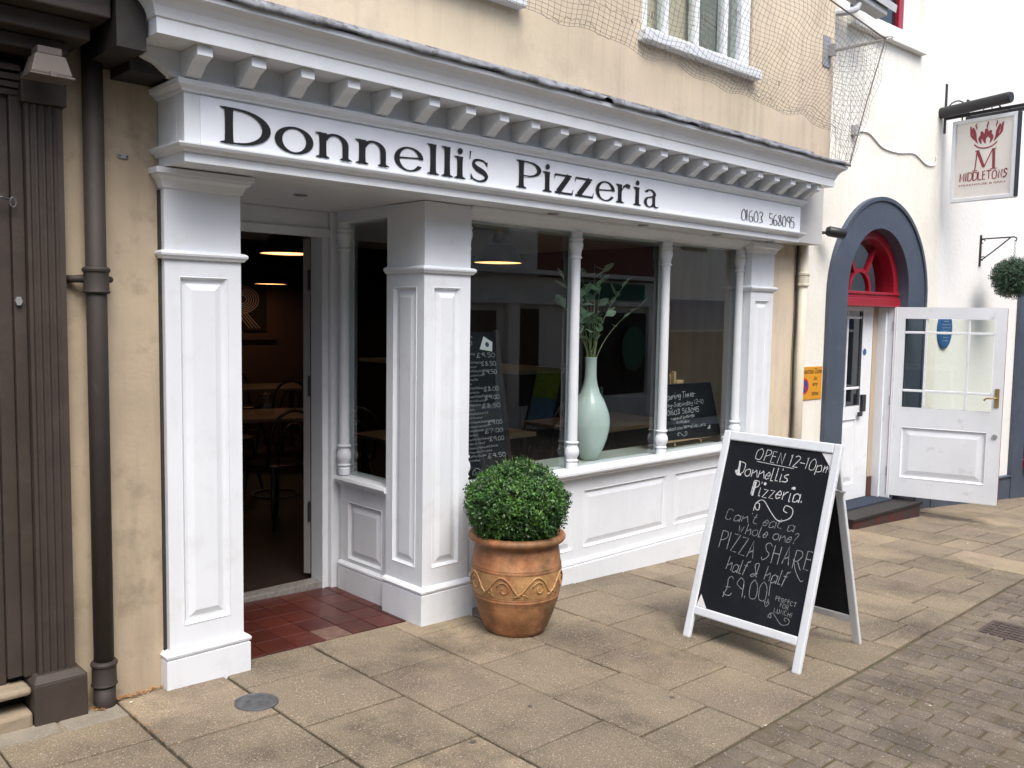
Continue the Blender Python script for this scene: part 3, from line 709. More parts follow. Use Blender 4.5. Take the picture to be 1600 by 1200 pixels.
df = MB(); df.box(2.755, 2.80, 4.50, 4.62, -.06, 2.03); df.box(2.801, 2.96, 4.47, 4.60, -.06, 2.169); df.box(1.90, 2.80, 4.50, 4.62, 2.031, 2.169)
df.box(1.818, 1.96, 4.47, 4.60, -.06, 2.0305); dfo = obj('door_frame', df, WHITE, pz, bev=.004)
mb = MB(); mb.box(1.84, 2.80, 4.485, 4.498, 2.02, 2.07); mb.box(2.752, 2.766, 4.487, 4.4985, -.05, 2.0195); obj('architrave', mb, WHITE, dfo, bev=.003)
DLM = Matrix.Translation((2.752, 4.625, 0)) @ Matrix.Rotation(R(-52), 4, 'Z')
mb = MB(); mb.M = DLM; mb.box(-.042, 0, 0, .80, .03, 2.02); dl = obj('open_door_leaf', mb, mat('grey_door_edge', (.20, .20, .195), .5, .05), pz, bev=.003)
for z in (.35, 1.1, 1.72):
    mb = MB(); mb.box(2.738, 2.7515, 4.6205, 4.627, z, z+.12); obj('hinge', mb, BLACKM, dl)
mb = MB(); mb.box(1.80, 1.818, 3.70, 4.60, -.06, 2.17); obj('lobby_left_wall', mb, WHITE, pz)
mb = MB(); mb.box(1.83, 2.76, 4.50, 4.60, -.03, .012); obj('threshold', mb, mat('worn_metal_strip', (.3, .29, .27), .5, .3, 30, metal=.4), pz, bev=.003)
# quarry tiles of the lobby
tb = MB(); tb.add([(1.80, 3.66, gz(1.8)-.006), (2.86, 3.66, gz(2.86)-.006), (2.86, 4.52, gz(2.86)-.006), (1.80, 4.52, gz(1.8)-.006)], [(0, 1, 2, 3)])
lob = obj('lobby_floor', tb, GROUT, kind='structure')
TS = .156
for i in range(7):
    for j in range(6):
        x0 = 1.835+i*TS; y0 = 3.725+j*TS; x1 = min(x0+TS, 2.845); y1 = min(y0+TS, 4.50)
        if x1-x0 < .03: continue
        if y0 > 4.48: continue
        g = .0022
        flat_piece('floor_tile', lob, [(x0+g, y0+g), (x1-g, y0+g), (x1-g, y1-g), (x0+g, y1-g)], TILEP if (i, j) == (3, 0) else TILE, th=.012, lift=.001, jit=.0008, bev=.0015)

# --- shop interior
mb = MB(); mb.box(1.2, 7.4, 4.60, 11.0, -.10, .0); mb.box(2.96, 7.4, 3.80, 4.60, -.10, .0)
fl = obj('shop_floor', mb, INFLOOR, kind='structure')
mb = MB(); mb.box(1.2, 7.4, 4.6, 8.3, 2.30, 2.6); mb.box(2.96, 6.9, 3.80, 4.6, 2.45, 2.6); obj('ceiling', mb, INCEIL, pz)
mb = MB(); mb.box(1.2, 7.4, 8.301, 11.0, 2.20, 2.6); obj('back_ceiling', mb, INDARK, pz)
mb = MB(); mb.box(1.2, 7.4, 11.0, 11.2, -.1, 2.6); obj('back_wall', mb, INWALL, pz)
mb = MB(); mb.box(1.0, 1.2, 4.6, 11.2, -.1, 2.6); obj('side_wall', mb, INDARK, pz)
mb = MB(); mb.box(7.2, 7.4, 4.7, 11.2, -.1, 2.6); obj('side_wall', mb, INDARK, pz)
mb = MB(); mb.box(6.52, 7.2, 3.80, 4.75, -.1, 2.6); obj('side_pier', mb, INPALE, pz)
mb = MB(); mb.box(6.19, 6.52, 3.79, 3.83, -.1, 2.6); obj('end_infill', mb, INPALE, pz)
mb = MB(); mb.box(3.126, 5.876, 3.80, 4.12, .56, .640); obj('display_ledge', mb, INPALE, pz, bev=.004)
mb = MB(); mb.box(3.126, 5.876, 4.10, 4.119, 0, .558); obj('ledge_back', mb, INDARK, pz)
mb = MB(); mb.box(3.126, 6.19, 3.775, 3.80, 2.10, 2.46); obj('inner_header', mb, INCEIL, pz)

# ================================================================== NEIGHBOUR ON THE LEFT (dark shopfront)
ds = thing('dark_brown_shopfront', 'dark brown painted neighbouring shopfront with fluted pilaster, left of the brown downpipe', 'building', (.5, 3.7, 0))
mb = MB(); mb.box(-4, 1.0195, 3.70, 4.5, -.1, 6.2); mb.box(.2, 1.195, 3.50, 3.70, 2.80, 6.2); obj('wall', mb, BROWND, ds)
p = MB(); x0, x1, yf = .978, 1.106, 3.605
pts = [(x0, yf)]
nfl = 4
for k in range(nfl):
    a = x0+.012+k*(x1-x0-.024)/nfl; b = a+(x1-x0-.024)/nfl-.007
    pts += [(a, yf)]+[(a+(b-a)*t, yf+.008*math.sin(PI*t)) for t in (.2, .4, .6, .8)]+[(b, yf)]
pts += [(x1, yf), (x1, 3.70), (x0, 3.70)]
p.prism(pts, .205, 2.335, 'z'); fp_ = obj('fluted_pilaster', p, BROWN, ds)
mb = MB(); mb.box(.948, 1.138, 3.560, 3.70, -.05, .185); mb.add([(.948, 3.56, .186), (1.138, 3.56, .186), (1.138, 3.70, .186), (.948, 3.70, .186), (.965, 3.59, .208), (1.12, 3.59, .208), (1.12, 3.70, .208), (.965, 3.70, .208)], [(0, 1, 5, 4), (1, 2, 6, 5), (3, 0, 4, 7), (4, 5, 6, 7)]); obj('plinth', mb, BROWN, fp_, bev=.006)
mb = MB(); mb.box(.965, 1.118, 3.59, 3.70, 2.337, 2.44); obj('capital', mb, BROWN, fp_, bev=.004)
mb = MB(); mb.box(-3, 1.19, 3.33, 3.70, 2.615, 2.70); mb.box(-3, 1.15, 3.42, 3.70, 2.55, 2.614); mb.box(-3, 1.10, 3.50, 3.70, 2.50, 2.5495); mb.box(-3, 1.188, 3.25, 3.70, 2.735, 2.80); mb.box(-3, 1.16, 3.36, 3.70, 2.701, 2.7345)
obj('cornice', mb, BROWN, ds, bev=.006)
mb = MB()
for k, z in enumerate((2.36, 2.385, 2.41, 2.44)): mb.box(-3, .964, 3.63-.012*k, 3.70, z, z+.02)
obj('frieze_moulding', mb, BROWN, ds)
mb = MB(); mb.box(.935, .977, 3.635, 3.70, .2, 2.36); mb.box(.885, .934, 3.655, 3.70, .2, 2.36); mb.box(.82, .884, 3.675, 3.70, .15, 2.36); obj('door_casing', mb, BROWN, ds, bev=.003)
mb = MB(); mb.box(-3, .947, 3.585, 3.70, .145, .175); mb.box(.1, .945, 3.57, 3.70, -.06, .085); obj('stone_sill', mb, STONE, ds, bev=.012)
mb = MB(); mb.box(-3, .82, 3.66, 3.70, .2, 2.36); obj('shutter', mb, BLACKM, ds)
t = MB(); t.M = FM(3.634); t.add(*[( [(.948+.012*math.cos(2*PI*i/6), 1.62+.018*math.sin(2*PI*i/6), d) for d in (0, .012) for i in range(6)]), [tuple(range(6, 12))]+[(i, (i+1) % 6, 6+(i+1) % 6, 6+i) for i in range(6)]]); obj('latch', t, GALV, ds)
mb = MB(); mb.tube([(.80, 3.62, 1.985), (.90, 3.61, 1.99), (.925, 3.625, 1.985)], .004, 6); mb.tube([(.925, 3.625, 1.985+.02*math.cos(a)) if 0 else (.935+.010*math.sin(a), 3.615, 1.975+.018*math.cos(a)) for a in [i*PI/4 for i in range(9)]], .003, 6); obj('metal_hook', mb, IRON, ds)

# floodlight under the dark cornice
fl_ = thing('floodlight', 'taupe box floodlight hanging below the dark cornice, left of the brown downpipe', 'lamp', (1.02, 3.50, 2.44))
mb = MB()
q = lambda w, d, z, yc=3.46: [(1.015-w, yc-d, z), (1.015+w, yc-d, z), (1.015+w, yc+d, z), (1.015-w, yc+d, z)]
mb.add(q(.066, .055, 2.405)+q(.066, .055, 2.412)+q(.050, .045, 2.468)+q(.047, .042, 2.474), [(0, 3, 2, 1)]+[(4*k+i, 4*k+(i+1) % 4, 4*k+4+(i+1) % 4, 4*k+4+i) for k in range(3) for i in range(4)]+[(12, 13, 14, 15)]); obj('housing', mb, LAMPB, fl_, bev=.003)
mb = MB(); mb.add(q(.072, .061, 2.398)+q(.072, .061, 2.404), [(0, 3, 2, 1)]+[(i, (i+1) % 4, 4+(i+1) % 4, 4+i) for i in range(4)]+[(4, 5, 6, 7)]); obj('rim', mb, LAMPB, fl_)
mb = MB(); mb.box(.975, 1.055, 3.425, 3.50, 2.4745, 2.502); mb.box(1.0, 1.03, 3.50, 3.59, 2.44, 2.498); obj('gear_box', mb, LAMPB, fl_, bev=.004)
mb = MB(); mb.box(1.005, 1.025, 3.390, 3.3985, 2.395, 2.412); obj('clip', mb, LAMPB, fl_)

# brown downpipe
bp = thing('drainpipe', 'dark brown cast iron downpipe between the dark shopfront and the cream wall', 'drainpipe', (1.213, 3.60, 0))
px_, py_ = 1.213, 3.602
mb = MB().lathe([(.0375, .02), (.0375, 2.62)], (px_, py_, 0), 20); obj('pipe', mb, PIPEM, bp, smooth=True, ang=0)
for z in (.155, 1.705):
    pr = [(.038, z-.052), (.046, z-.050), (.050, z-.044), (.046, z-.037), (.045, z+.028), (.050, z+.034), (.051, z+.042), (.046, z+.05), (.038, z+.052)]
    o = obj('collar', MB().lathe(pr, (px_, py_, 0), 20), PIPEM, bp, smooth=True); e = o.modifiers.new('es', 'EDGE_SPLIT')
for z in (1.71,):
    mb = MB(); mb.tube([(px_-.04, py_+.01, z), (px_-.075, py_+.03, z-.002), (px_-.10, py_+.055, z-.002)], [.016, .014, .016], 8); obj('fixing_lug', mb, PIPEM, bp, smooth=True)
    mb = MB(); mb.tube([(px_+.04, py_+.01, z), (px_+.062, py_+.02, z)], [.014, .012], 8); obj('fixing_lug', mb, PIPEM, bp, smooth=True)
mb = MB().lathe([(.041, -.03), (.041, .10)], (px_, py_, 0), 20); obj('shoe', mb, PIPEM, bp, smooth=True)

mb = MB(); mb.box(1.322, 1.362, 3.653, 3.6595, 2.187, 2.207); mp = obj('wall_plate', mb, GALV, None, bev=.002, label='small galvanised plate screwed to the cream wall beside the brown downpipe', cat='metal plate')
for x in (1.328, 1.356):
    t = MB(); t.tube([(x, 3.6535, 2.197), (x, 3.649, 2.197)], .004, 8); obj('screw', t, IRON, mp)

# ================================================================== WHITE RESTAURANT BUILDING ON THE RIGHT
A1 = R(3.0); A2 = R(9.0)
P0 = Vector((6.70-.08*1, 3.68+.0, 0))
D1 = Vector((math.cos(A1), -math.sin(A1), 0)); N1 = Vector((-math.sin(A1), -math.cos(A1), 0)); ZV = Vector((0, 0, 1))
P1 = Vector((9.172, 3.546, 0)); D2 = Vector((math.cos(A2), -math.sin(A2), 0)); N2 = Vector((-math.sin(A2), -math.cos(A2), 0))
W1 = frame_mat(P0, D1, ZV, N1); W2 = frame_mat(P1, D2, ZV, N2)
SL = (P1-P0).length
wb = thing('white_restaurant_building', 'white rendered restaurant building with arched red and slate blue doorway', 'building', tuple(P0))
def arc_pts(cx, cz, r, n=32, a0=180, a1=0): return [(cx+r*math.cos(R(a0+(a1-a0)*i/n)), cz+r*math.sin(R(a0+(a1-a0)*i/n))) for i in range(n+1)]
mb = MB(); mb.M = W1
OU = arc_pts(1.365, 1.81, .885); IN = arc_pts(1.342, 1.87, .548)
HB = 4.06
mb.add([(0.06, -.4, 0), (OU[0][0], -.4, 0), (OU[0][0], HB, 0), (.06, HB, 0)], [(0, 1, 2, 3)])
mb.add([(OU[-1][0], -.4, 0), (SL, -.4, 0), (SL, HB, 0), (OU[-1][0], HB, 0)], [(0, 1, 2, 3)])
for a, b in zip(OU, OU[1:]): mb.add([(a[0], a[1], 0), (b[0], b[1], 0), (b[0], HB, 0), (a[0], HB, 0)], [(0, 1, 2, 3)])
mb.add([(.06, HB, 0), (.66, HB, 0), (.66, 6.5, 0), (.06, 6.5, 0), (1.98, HB, 0), (SL, HB, 0), (SL, 6.5, 0), (1.98, 6.5, 0), (.66, 5.4, 0), (1.98, 5.4, 0)], [(0, 1, 2, 3), (4, 5, 6, 7), (8, 9, 7, 2)])
mb.add([(.66, HB, 0), (1.98, HB, 0), (1.98, 5.4, 0), (.66, 5.4, 0), (.66, HB, -.14), (1.98, HB, -.14), (1.98, 5.4, -.14), (.66, 5.4, -.14)], [(0, 1, 5, 4), (1, 2, 6, 5), (2, 3, 7, 6), (3, 0, 4, 7)])
obj('wall', mb, WWALLM, wb)
mb = MB(); mb.M = W1; mb.box(.06, .60, -.4, 6.5, -.9, -.30); mb.box(2.25, SL-.05, -.4, 6.5, -.9, -.05); mb.box(.60, 2.25, 2.75, 3.9, -.9, -.15); obj('inner_masonry', mb, WWALL2, wb)
mb = MB(); mb.M = W2; mb.add([(0, -.5, 0), (6, -.5, 0), (6, 6.5, 0), (0, 6.5, 0)], [(0, 1, 2, 3)]); mb.box(0.02, 6, -.5, 6.5, -.6, -.01); obj('wall', mb, WWALL2, wb)
# slate blue surround
def ring_band(mb, o, i, z0, z1, zb):
    """band between outline o and i (lists), with legs down to zb, front at z1, back at z0"""
    O = [(o[0][0], zb)]+o+[(o[-1][0], zb)]; I = [(i[0][0], zb)]+i+[(i[-1][0], zb)]
    n = len(O); vs = [(p[0], p[1], z1) for p in O]+[(p[0], p[1], z1) for p in I]+[(p[0], p[1], z0) for p in O]+[(p[0], p[1], z0) for p in I]
    fs = []
    for k in range(n-1): fs += [(k, k+1, n+k+1, n+k), (k, 2*n+k, 2*n+k+1, k+1), (n+k, n+k+1, 3*n+k+1, 3*n+k)]
    fs += [(0, n, 3*n, 2*n), (n-1, 2*n-1, 4*n-1, 3*n-1)]
    mb.add(vs, fs)
mb = MB(); mb.M = W1; ring_band(mb, OU, IN, -.16, .025, -.45); sur = obj('door_surround', mb, BLUEG, wb)
mb = MB(); mb.M = W1; ring_band(mb, arc_pts(1.365, 1.81, .888), arc_pts(1.365, 1.81, .850), 0.0, .040, -.45); obj('surround_bead', mb, BLUEG, sur, bev=.004)
# red fanlight frame, transom
RI = arc_pts(1.342, 1.87, .460); RO = arc_pts(1.342, 1.87, .547)
mb = MB(); mb.M = W1; ring_band(mb, RO, RI, -.26, -.075, 1.722); fr = obj('fanlight_frame', mb, RED, wb, bev=.003)
mb = MB(); mb.M = W1; mb.box(.80, 1.885, 1.722, 1.80, -.28, -.045); mb.box(.80, 1.885, 1.801, 1.83, -.27, -.065); mb.box(.80, 1.885, 1.831, 1.856, -.26, -.055); obj('transom_bar', mb, RED, fr, bev=.005)
mb = MB(); mb.M = W1; ring_band(mb, arc_pts(1.342, 1.87, .20, 20), arc_pts(1.342, 1.87, .165, 20), -.205, -.165, 1.86)
for a in (58, 122):
    c, s_ = math.cos(R(a)), math.sin(R(a)); p, q_ = (1.342+.19*c, 1.87+.19*s_), (1.342+.475*c, 1.87+.475*s_); nx, ny = -s_*.019, c*.019
    mb.add([(p[0]+nx, p[1]+ny, z) for z in (-.2, -.16)]+[(p[0]-nx, p[1]-ny, z) for z in (-.2, -.16)]+[(q_[0]+nx, q_[1]+ny, z) for z in (-.2, -.16)]+[(q_[0]-nx, q_[1]-ny, z) for z in (-.2, -.16)],
           [(0, 1, 3, 2), (4, 6, 7, 5), (0, 4, 5, 1), (2, 3, 7, 6), (1, 5, 7, 3), (0, 2, 6, 4)])
obj('fanlight_bar', mb, RED, fr)
mb = MB(); mb.M = W1; P = arc_pts(1.342, 1.87, .47, 24); mb.add([(p[0], p[1], -.183) for p in P], [tuple(range(len(P)))]); obj('fanlight_pane', mb, GLASSD, fr)
# doorway lobby
mb = MB(); mb.M = W1; mb.box(1.885, 2.20, -.4, 1.72, -.16, -.001); mb.box(.5, .795, -.4, 1.72, -.16, -.001); obj('reveal', mb, BLUEG, sur)
mb = MB(); mb.M = W1; mb.box(1.80, 1.884, -.2, 1.7215, -.22, -.03); mb.box(1.77, 1.7995, -.2, 1.7215, -.26, -.12); mb.box(.796, .86, -.2, 1.7215, -.22, -.06); obj('door_frame', mb, WORN, wb, bev=.003)
mb = MB(); mb.M = W1; mb.box(1.80, 1.95, -.2, 1.74, -1.6, -.261); mb.box(1.69, 1.769, -.2, 1.7215, -.25, -.20); mb.box(.60, .85, -.2, 1.74, -1.6, -.261); mb.box(.6, 1.95, -.2, 2.6, -1.75, -1.6); mb.box(.6, 1.95, 1.90, 2.0, -1.6, -.75); obj('lobby_wall', mb, mat('beige_corridor', (.46, .37, .28), .8, .06, 3), wb)
mb = MB(); mb.M = W1; mb.box(.86, 1.799, -.3, -.09, -1.6, .01); obj('lobby_floor_slab', mb, BLUEMAT, wb)
mb = MB(); mb.M = W1; mb.box(1.692, 1.768, -.088, .10, -.1995, -.190); obj('corridor_skirting', mb, mat('dark_red_skirting', (.09, .03, .02), .5, .1), wb)
# inner door with glazing
idr = thing('inner_door', None, None); idr.parent = wb; idr.matrix_parent_inverse = Matrix.Translation(-wb.location)
IM = W1 @ Matrix.Translation((.02, 0, -.20))
def door_leaf(par, M, w, z0, z1, stile, cols, rows, glz, pan, th=.04, m=WORN, rail=.1):
    """cols / rows: boundaries of the panes"""
    mb = MB(); mb.M = M
    holed_face(mb, 0, w, z0, z1, [(cols[0], cols[-1], rows[0], rows[-1]), pan], th*.5, False)
    mb.M = M @ Matrix.Translation((0, 0, -th)); holed_face(mb, 0, w, z0, z1, [(cols[0], cols[-1], rows[0], rows[-1])], -th*.5, False)
    a = obj('door_leaf', mb, m, par)
    mb = MB(); mb.M = M; bw = .011
    for c in cols[1:-1]: mb.box(c-bw, c+bw, rows[0], rows[-1], -th+.006, -.004)
    for r in rows[1:-1]: mb.box(cols[0], cols[-1], r-bw, r+bw, -th+.008, -.006)
    obj('glazing_bar', mb, m, par, bev=.003)
    for c0, c1 in zip(cols, cols[1:]):
        for r0_, r1_ in zip(rows, rows[1:]):
            g = MB(); g.M = M; g.box(c0+.004, c1-.004, r0_+.004, r1_-.004, -th*.5-.002, -th*.5+.002); obj('door_pane', g, glz, par)
    obj('door_panel', panel_mb(M, *pan, rec=.014, mould=.018, flat=.012, bevel=.045), m, par)
    return a
# fix: holes through the leaf keep their back open, so use separate slabs
door_leaf(idr, IM @ Matrix.Translation((.84, 0, 0)), .82, -.085, 1.72, .1, [.12, .375, .63], [.80, .965, 1.62, 1.68], DARKGL, (.14, .58, .06, .68))
mb = MB(); mb.M = IM @ Matrix.Translation((.84, 0, 0)); mb.box(.635, .70, .74, .90, .002, .03); mb.box(.57, .635, .70, .74, .015, .035); obj('lock_box', mb, BLACKM, idr, bev=.004)
mb = MB(); mb.M = IM @ Matrix.Translation((.84, 0, 0)); mb.add([(.68+.032*math.cos(2*PI*i/20), 1.30+.032*math.sin(2*PI*i/20), .003) for i in range(20)], [tuple(range(20))]); obj('round_notice', mb, BLUEP, idr)
# step
mb = MB(); mb.M = W1; mb.box(.70, 1.93, -.4, -.125, -.1, .22); stp = obj('doorstep', mb, mat('worn_red_step', (.09, .009, .013), .5, .3, 9, stain=(.03, .028, .028), sscale=7, samt=.9, slo=.38, shi=.55), wb, bev=.01)
mb = MB(); mb.M = W1; mb.box(.68, 1.95, -.1245, -.102, -.1, .232); obj('step_tread', mb, bpy.data.materials['dark_brown_paint'], stp)
# plinths
mb = MB(); mb.M = W1; mb.box(2.255, SL+.01, -.6, -.10, .001, .03); mb.box(.06, .475, -.6, -.13, .001, .012); obj('blue_plinth', mb, BLUEG, wb, bev=.005)
mb = MB(); mb.M = W2; mb.box(0, 1.56, -.6, -.10, .001, .04); mb.box(0, 1.56, -.0995, -.08, .001, .055); obj('blue_plinth', mb, BLUEG, wb, bev=.005)
mb = MB(); mb.M = W2; mb.box(1.56, 1.80, -.6, 1.95, .001, .05); mb.box(1.56, 3.2, 1.951, 2.10, .001, .05); mb.box(1.80, 3.2, -.6, -.02, .001, .045); obj('shop_surround', mb, BLUEG, wb, bev=.006)
mb = MB(); mb.M = W2; mb.box(1.802, 3.2, -.019, .07, .001, .12); obj('red_sill', mb, RED, wb, bev=.006)
mb = MB(); mb.M = W2; mb.box(1.802, 3.2, .071, 1.95, .002, .01); obj('shop_pane', mb, DARKGL, wb)
# upstairs red window
uw = thing('upper_window', None, None); uw.parent = wb; uw.matrix_parent_inverse = Matrix.Translation(-wb.location)
mb = MB(); mb.M = W1
mb.box(.70, .76, 4.18, 5.38, -.13, -.06); mb.box(1.62, 1.70, 4.18, 5.38, -.13, -.06); mb.box(.76, 1.62, 4.18, 4.235, -.13, -.06); mb.box(1.15, 1.19, 4.235, 5.38, -.12, -.07); mb.box(.76, 1.15, 4.75, 4.79, -.12, -.07); mb.box(1.19, 1.62, 4.75, 4.79, -.12, -.07)
obj('window_frame', mb, RED, uw, bev=.004)
mb = MB(); mb.M = W1; mb.box(.76, 1.62, 4.235, 5.38, -.1, -.095); obj('window_pane', mb, DARKGL, uw)
mb = MB(); mb.M = W1; mb.box(1.70, 1.98, 4.06, 5.4, -.135, -.055); mb.box(.66, .70, 4.06, 5.4, -.135, -.055); mb.box(.70, 1.70, 4.06, 4.179, -.135, -.055); obj('reveal_infill', mb, WWALL2, uw)
mb = MB(); mb.M = W1; mb.box(.62, 1.95, 4.045, 4.17, -.05, .06); obj('window_sill', mb, WWALL2, uw, bev=.006)

# open outer door, hinged on the right jamb, swung out over the pavement
H = Vector((8.416, 3.640, 0)); AD = R(72.8)
DD = Vector((math.cos(AD), -math.sin(AD), 0)); ND = Vector((-math.sin(AD), -math.cos(AD), 0))
od = thing('open_door', 'white half glazed door swung open onto the pavement, scuffed at its foot', 'door', (H.x, H.y, -.06))
DM = frame_mat(H, DD, ZV, ND)
door_leaf(od, DM, .934, -.06, 1.725, .1, [.098, .283, .635, .842], [.785, .945, 1.49, 1.618], GLASSD, (.105, .822, .115, .60), th=.045)
mb = MB(); mb.M = DM; mb.box(.868, .905, .83, 1.00, .001, .008); dh = obj('handle_plate', mb, BRASS, od, bev=.002)
mb = MB(); mb.M = DM; mb.tube([(.886, .915, .006), (.886, .915, .045), (.87, .918, .05), (.80, .912, .048), (.785, .89, .046)], .008, 8); obj('lever_handle', mb, BRASS, dh, smooth=True)
mb = MB(); mb.M = DM; mb.tube([(.885, .565, .0), (.885, .565, .008)], [.024, .022], 20); obj('lock_rose', mb, GALV, od)
mb = MB(); mb.M = DM; mb.box(-.004, .0, -.055, 1.72, -.044, -.001); mb.box(.9345, .938, -.055, 1.72, -.044, -.001); obj('red_door_edge', mb, RED, od)
mb = MB(); mb.M = DM
for z in (.12, .8, 1.5): mb = MB(); mb.M = DM; mb.box(-.012, -.0045, z, z+.09, -.03, 0); obj('hinge', mb, GALV, od)

# cream drainpipe
cp = thing('drainpipe', 'cream painted downpipe between the pizzeria and the white restaurant wall', 'drainpipe', (6.66, 3.635, 0))
mb = MB().lathe([(.040, -.3), (.040, 2.42)], (6.672, 3.64, 0), 20); obj('pipe', mb, CPIPE, cp, smooth=True)
pr = [(.041, 1.86), (.052, 1.862), (.055, 1.875), (.049, 1.882), (.049, 1.945), (.056, 1.952), (.056, 1.966), (.041, 1.972)]
o = obj('collar', MB().lathe(pr, (6.672, 3.64, 0), 20), CPIPE, cp, smooth=True); o.modifiers.new('es', 'EDGE_SPLIT')
mb = MB(); mb.tube([(6.64, 3.63, .36), (6.615, 3.625, .36), (6.605, 3.64, .35)], .010, 6); obj('fixing_lug', mb, GALV, cp)
# old grimy cable down the joint
mb = MB(); mb.tube([(6.615+.006*math.sin(i*.9), 3.66, -.15+i*.115) for i in range(22)], .010, 6); obj('old_cable', mb, SEAL, None, smooth=True, label='grimy dark cable running down the joint beside the cream downpipe', cat='cable')

# spotlight on the wall by the arch
sp = thing('wall_spotlight', 'small black spotlight on the wall between the fascia end and the blue arch', 'lamp', tuple(W1 @ Vector((.25, 2.31, 0))))
mb = MB(); mb.M = W1; mb.tube([(.262, 2.305, .002), (.262, 2.305, .012), (.262, 2.305, .02), (.262, 2.306, .028)], [.052, .05, .03, .014], 18); obj('base', mb, BLACKM, sp, smooth=True)
mb = MB(); mb.M = W1; mb.tube([(.262, 2.305, .02), (.275, 2.305, .06), (.32, 2.306, .10)], .013, 10); obj('arm', mb, BLACKM, sp, smooth=True)
mb = MB(); mb.M = W1; mb.tube([(.300, 2.318, .085), (.315, 2.316, .098), (.43, 2.298, .165), (.435, 2.297, .168)], [.030, .042, .042, .036], 18); obj('head', mb, BLACKM, sp, smooth=True)

# no-waiting sign
ps = thing('parking_sign', 'amber pedestrian zone plate with no waiting symbol beside the blue arch', 'sign', tuple(W1 @ Vector((.28, 1.07, 0))))
mb = MB(); mb.M = W1; mb.box(.105, .458, .93, 1.205, .001, .007); obj('plate', mb, YEL, ps, bev=.0015)
mb = MB(); mb.M = W1; mb.add(*text_mb('Pedestrian Zone', .042, .115, 1.148, .335, off=.0085)); mb.add(*text_mb('At', .034, .33, 1.09, .05, off=.0085)); mb.add(*text_mb('any', .034, .315, 1.035, .08, off=.0085)); mb.add(*text_mb('time', .036, .305, .965, .105, off=.0085)); obj('lettering', mb, INK, ps)
def disc(mb, u, v, r, off, n=28, ru=None): mb.add([(u+(ru or r)*math.cos(2*PI*i/n), v+r*math.sin(2*PI*i/n), off) for i in range(n)], [tuple(range(n))])
mb = MB(); mb.M = W1; disc(mb, .19, 1.045, .066, .0082); rr = obj('roundel_rim', mb, mat('sign_red', (.45, .02, .03), .5, 0), ps)
mb = MB(); mb.M = W1; disc(mb, .19, 1.045, .050, .0086); obj('roundel_field', mb, mat('sign_blue', (.02, .05, .28), .5, 0), ps)
mb = MB(); mb.M = W1; ribbon(mb, [(.15, 1.09), (.23, 1.0)], [.016, .016], .009); obj('roundel_bar', mb, bpy.data.materials['sign_red'], ps)
# plaque behind the open door glass
bq = thing('wall_plaque', 'oval blue plaque on the white wall seen through the open door glass', 'plaque', tuple(W2 @ Vector((.13, 1.5, 0))))
mb = MB(); mb.M = W2 @ Matrix.Translation((.135, 1.515, 0)); n = 32
mb.add([(.125*math.cos(2*PI*i/n), .19*math.sin(2*PI*i/n), 0.001) for i in range(n)]+[(.125*math.cos(2*PI*i/n), .19*math.sin(2*PI*i/n), .02) for i in range(n)]+[(.112*math.cos(2*PI*i/n), .175*math.sin(2*PI*i/n), .026) for i in range(n)],
       [(i, (i+1) % n, n+(i+1) % n, n+i) for i in range(n)]+[(n+i, n+(i+1) % n, 2*n+(i+1) % n, 2*n+i) for i in range(n)]+[tuple(range(2*n, 3*n))]); obj('plaque_body', mb, BLUEP, bq)
mb = MB(); mb.M = W2 @ Matrix.Translation((.135, 1.515, 0))
for k in range(8):
    w = .075 if 1 < k < 6 else .045; scribble(mb, (-w, .11-k*.032), (w, .11-k*.032), .012, .003, .0275)
obj('plaque_lettering', mb, CHALKW, bq)

# thin white cable with junction box
cb = thing('wall_cable', 'thin white cable sagging across the white wall above the blue arch', 'cable', tuple(W1 @ Vector((.82, 3.21, 0))))
mb = MB(); mb.M = W1; pts = crom([(.82, 3.20, 0)[:2], (1.05, 3.22), (1.3, 3.13), (1.6, 3.12), (1.9, 3.15), (2.15, 3.08), (2.33, 3.10), (2.34, 3.18)], 5); mb.tube([(p[0], p[1], .008) for p in pts], .007, 6); obj('flex', mb, WWALL2, cb, smooth=True)
mb = MB(); mb.M = W1; mb.box(.76, .83, 3.16, 3.245, .001, .045); obj('junction_box', mb, mat('grey_junction_box', (.42, .42, .42), .6, .05), cb, bev=.005)

# hanging restaurant sign, on an arm square to the wall
SM = frame_mat(P1+D2*-.05, N2, ZV, -D2)      # local: t out from wall, z, towards the camera
hs = thing('hanging_sign', 'square hanging restaurant sign with maroon crown emblem on a black bracket', 'sign', tuple(P1+D2*-.05+Vector((0, 0, 3.4))))
mb = MB(); mb.M = SM; mb.box(.0, .012, 3.42, 3.89, -.018, .018); mb.box(.012, .95, 3.545, 3.575, -.012, .012)
mb.tube([(.012+.105+.1*math.cos(a), 3.60+.11*math.sin(a), 0) for a in [PI*i/12 for i in range(13)]], .007, 6); mb.tube([(.30+.075*math.cos(a), 3.59+.08*math.sin(a), 0) for a in [PI*i/12 for i in range(13)]], .006, 6)
mb.tube([(.42+.04*math.cos(a), 3.58+.045*math.sin(a), 0) for a in [PI*i/10 for i in range(11)]], .006, 6)
mb.tube([(.18, 3.545, 0), (.18, 3.49, 0)], .008, 6); mb.tube([(.62, 3.545, 0), (.62, 3.49, 0)], .008, 6); mb.tube([(.20, 3.565, 0), (.32, 3.50, 0)], .006, 6); obj('bracket', mb, BLACKM, hs)
mb = MB(); mb.M = SM; mb.tube([(-.07, 3.595, .09), (-.06, 3.595, .09), (.66, 3.63, .09), (.68, 3.63, .09)], [.042, .052, .052, .045], 16); mb.tube([(.1, 3.60, .09), (.1, 3.56, .01)], .008, 6); mb.tube([(.55, 3.62, .09), (.55, 3.56, .01)], .008, 6); obj('light_tube', mb, BLACKM, hs)
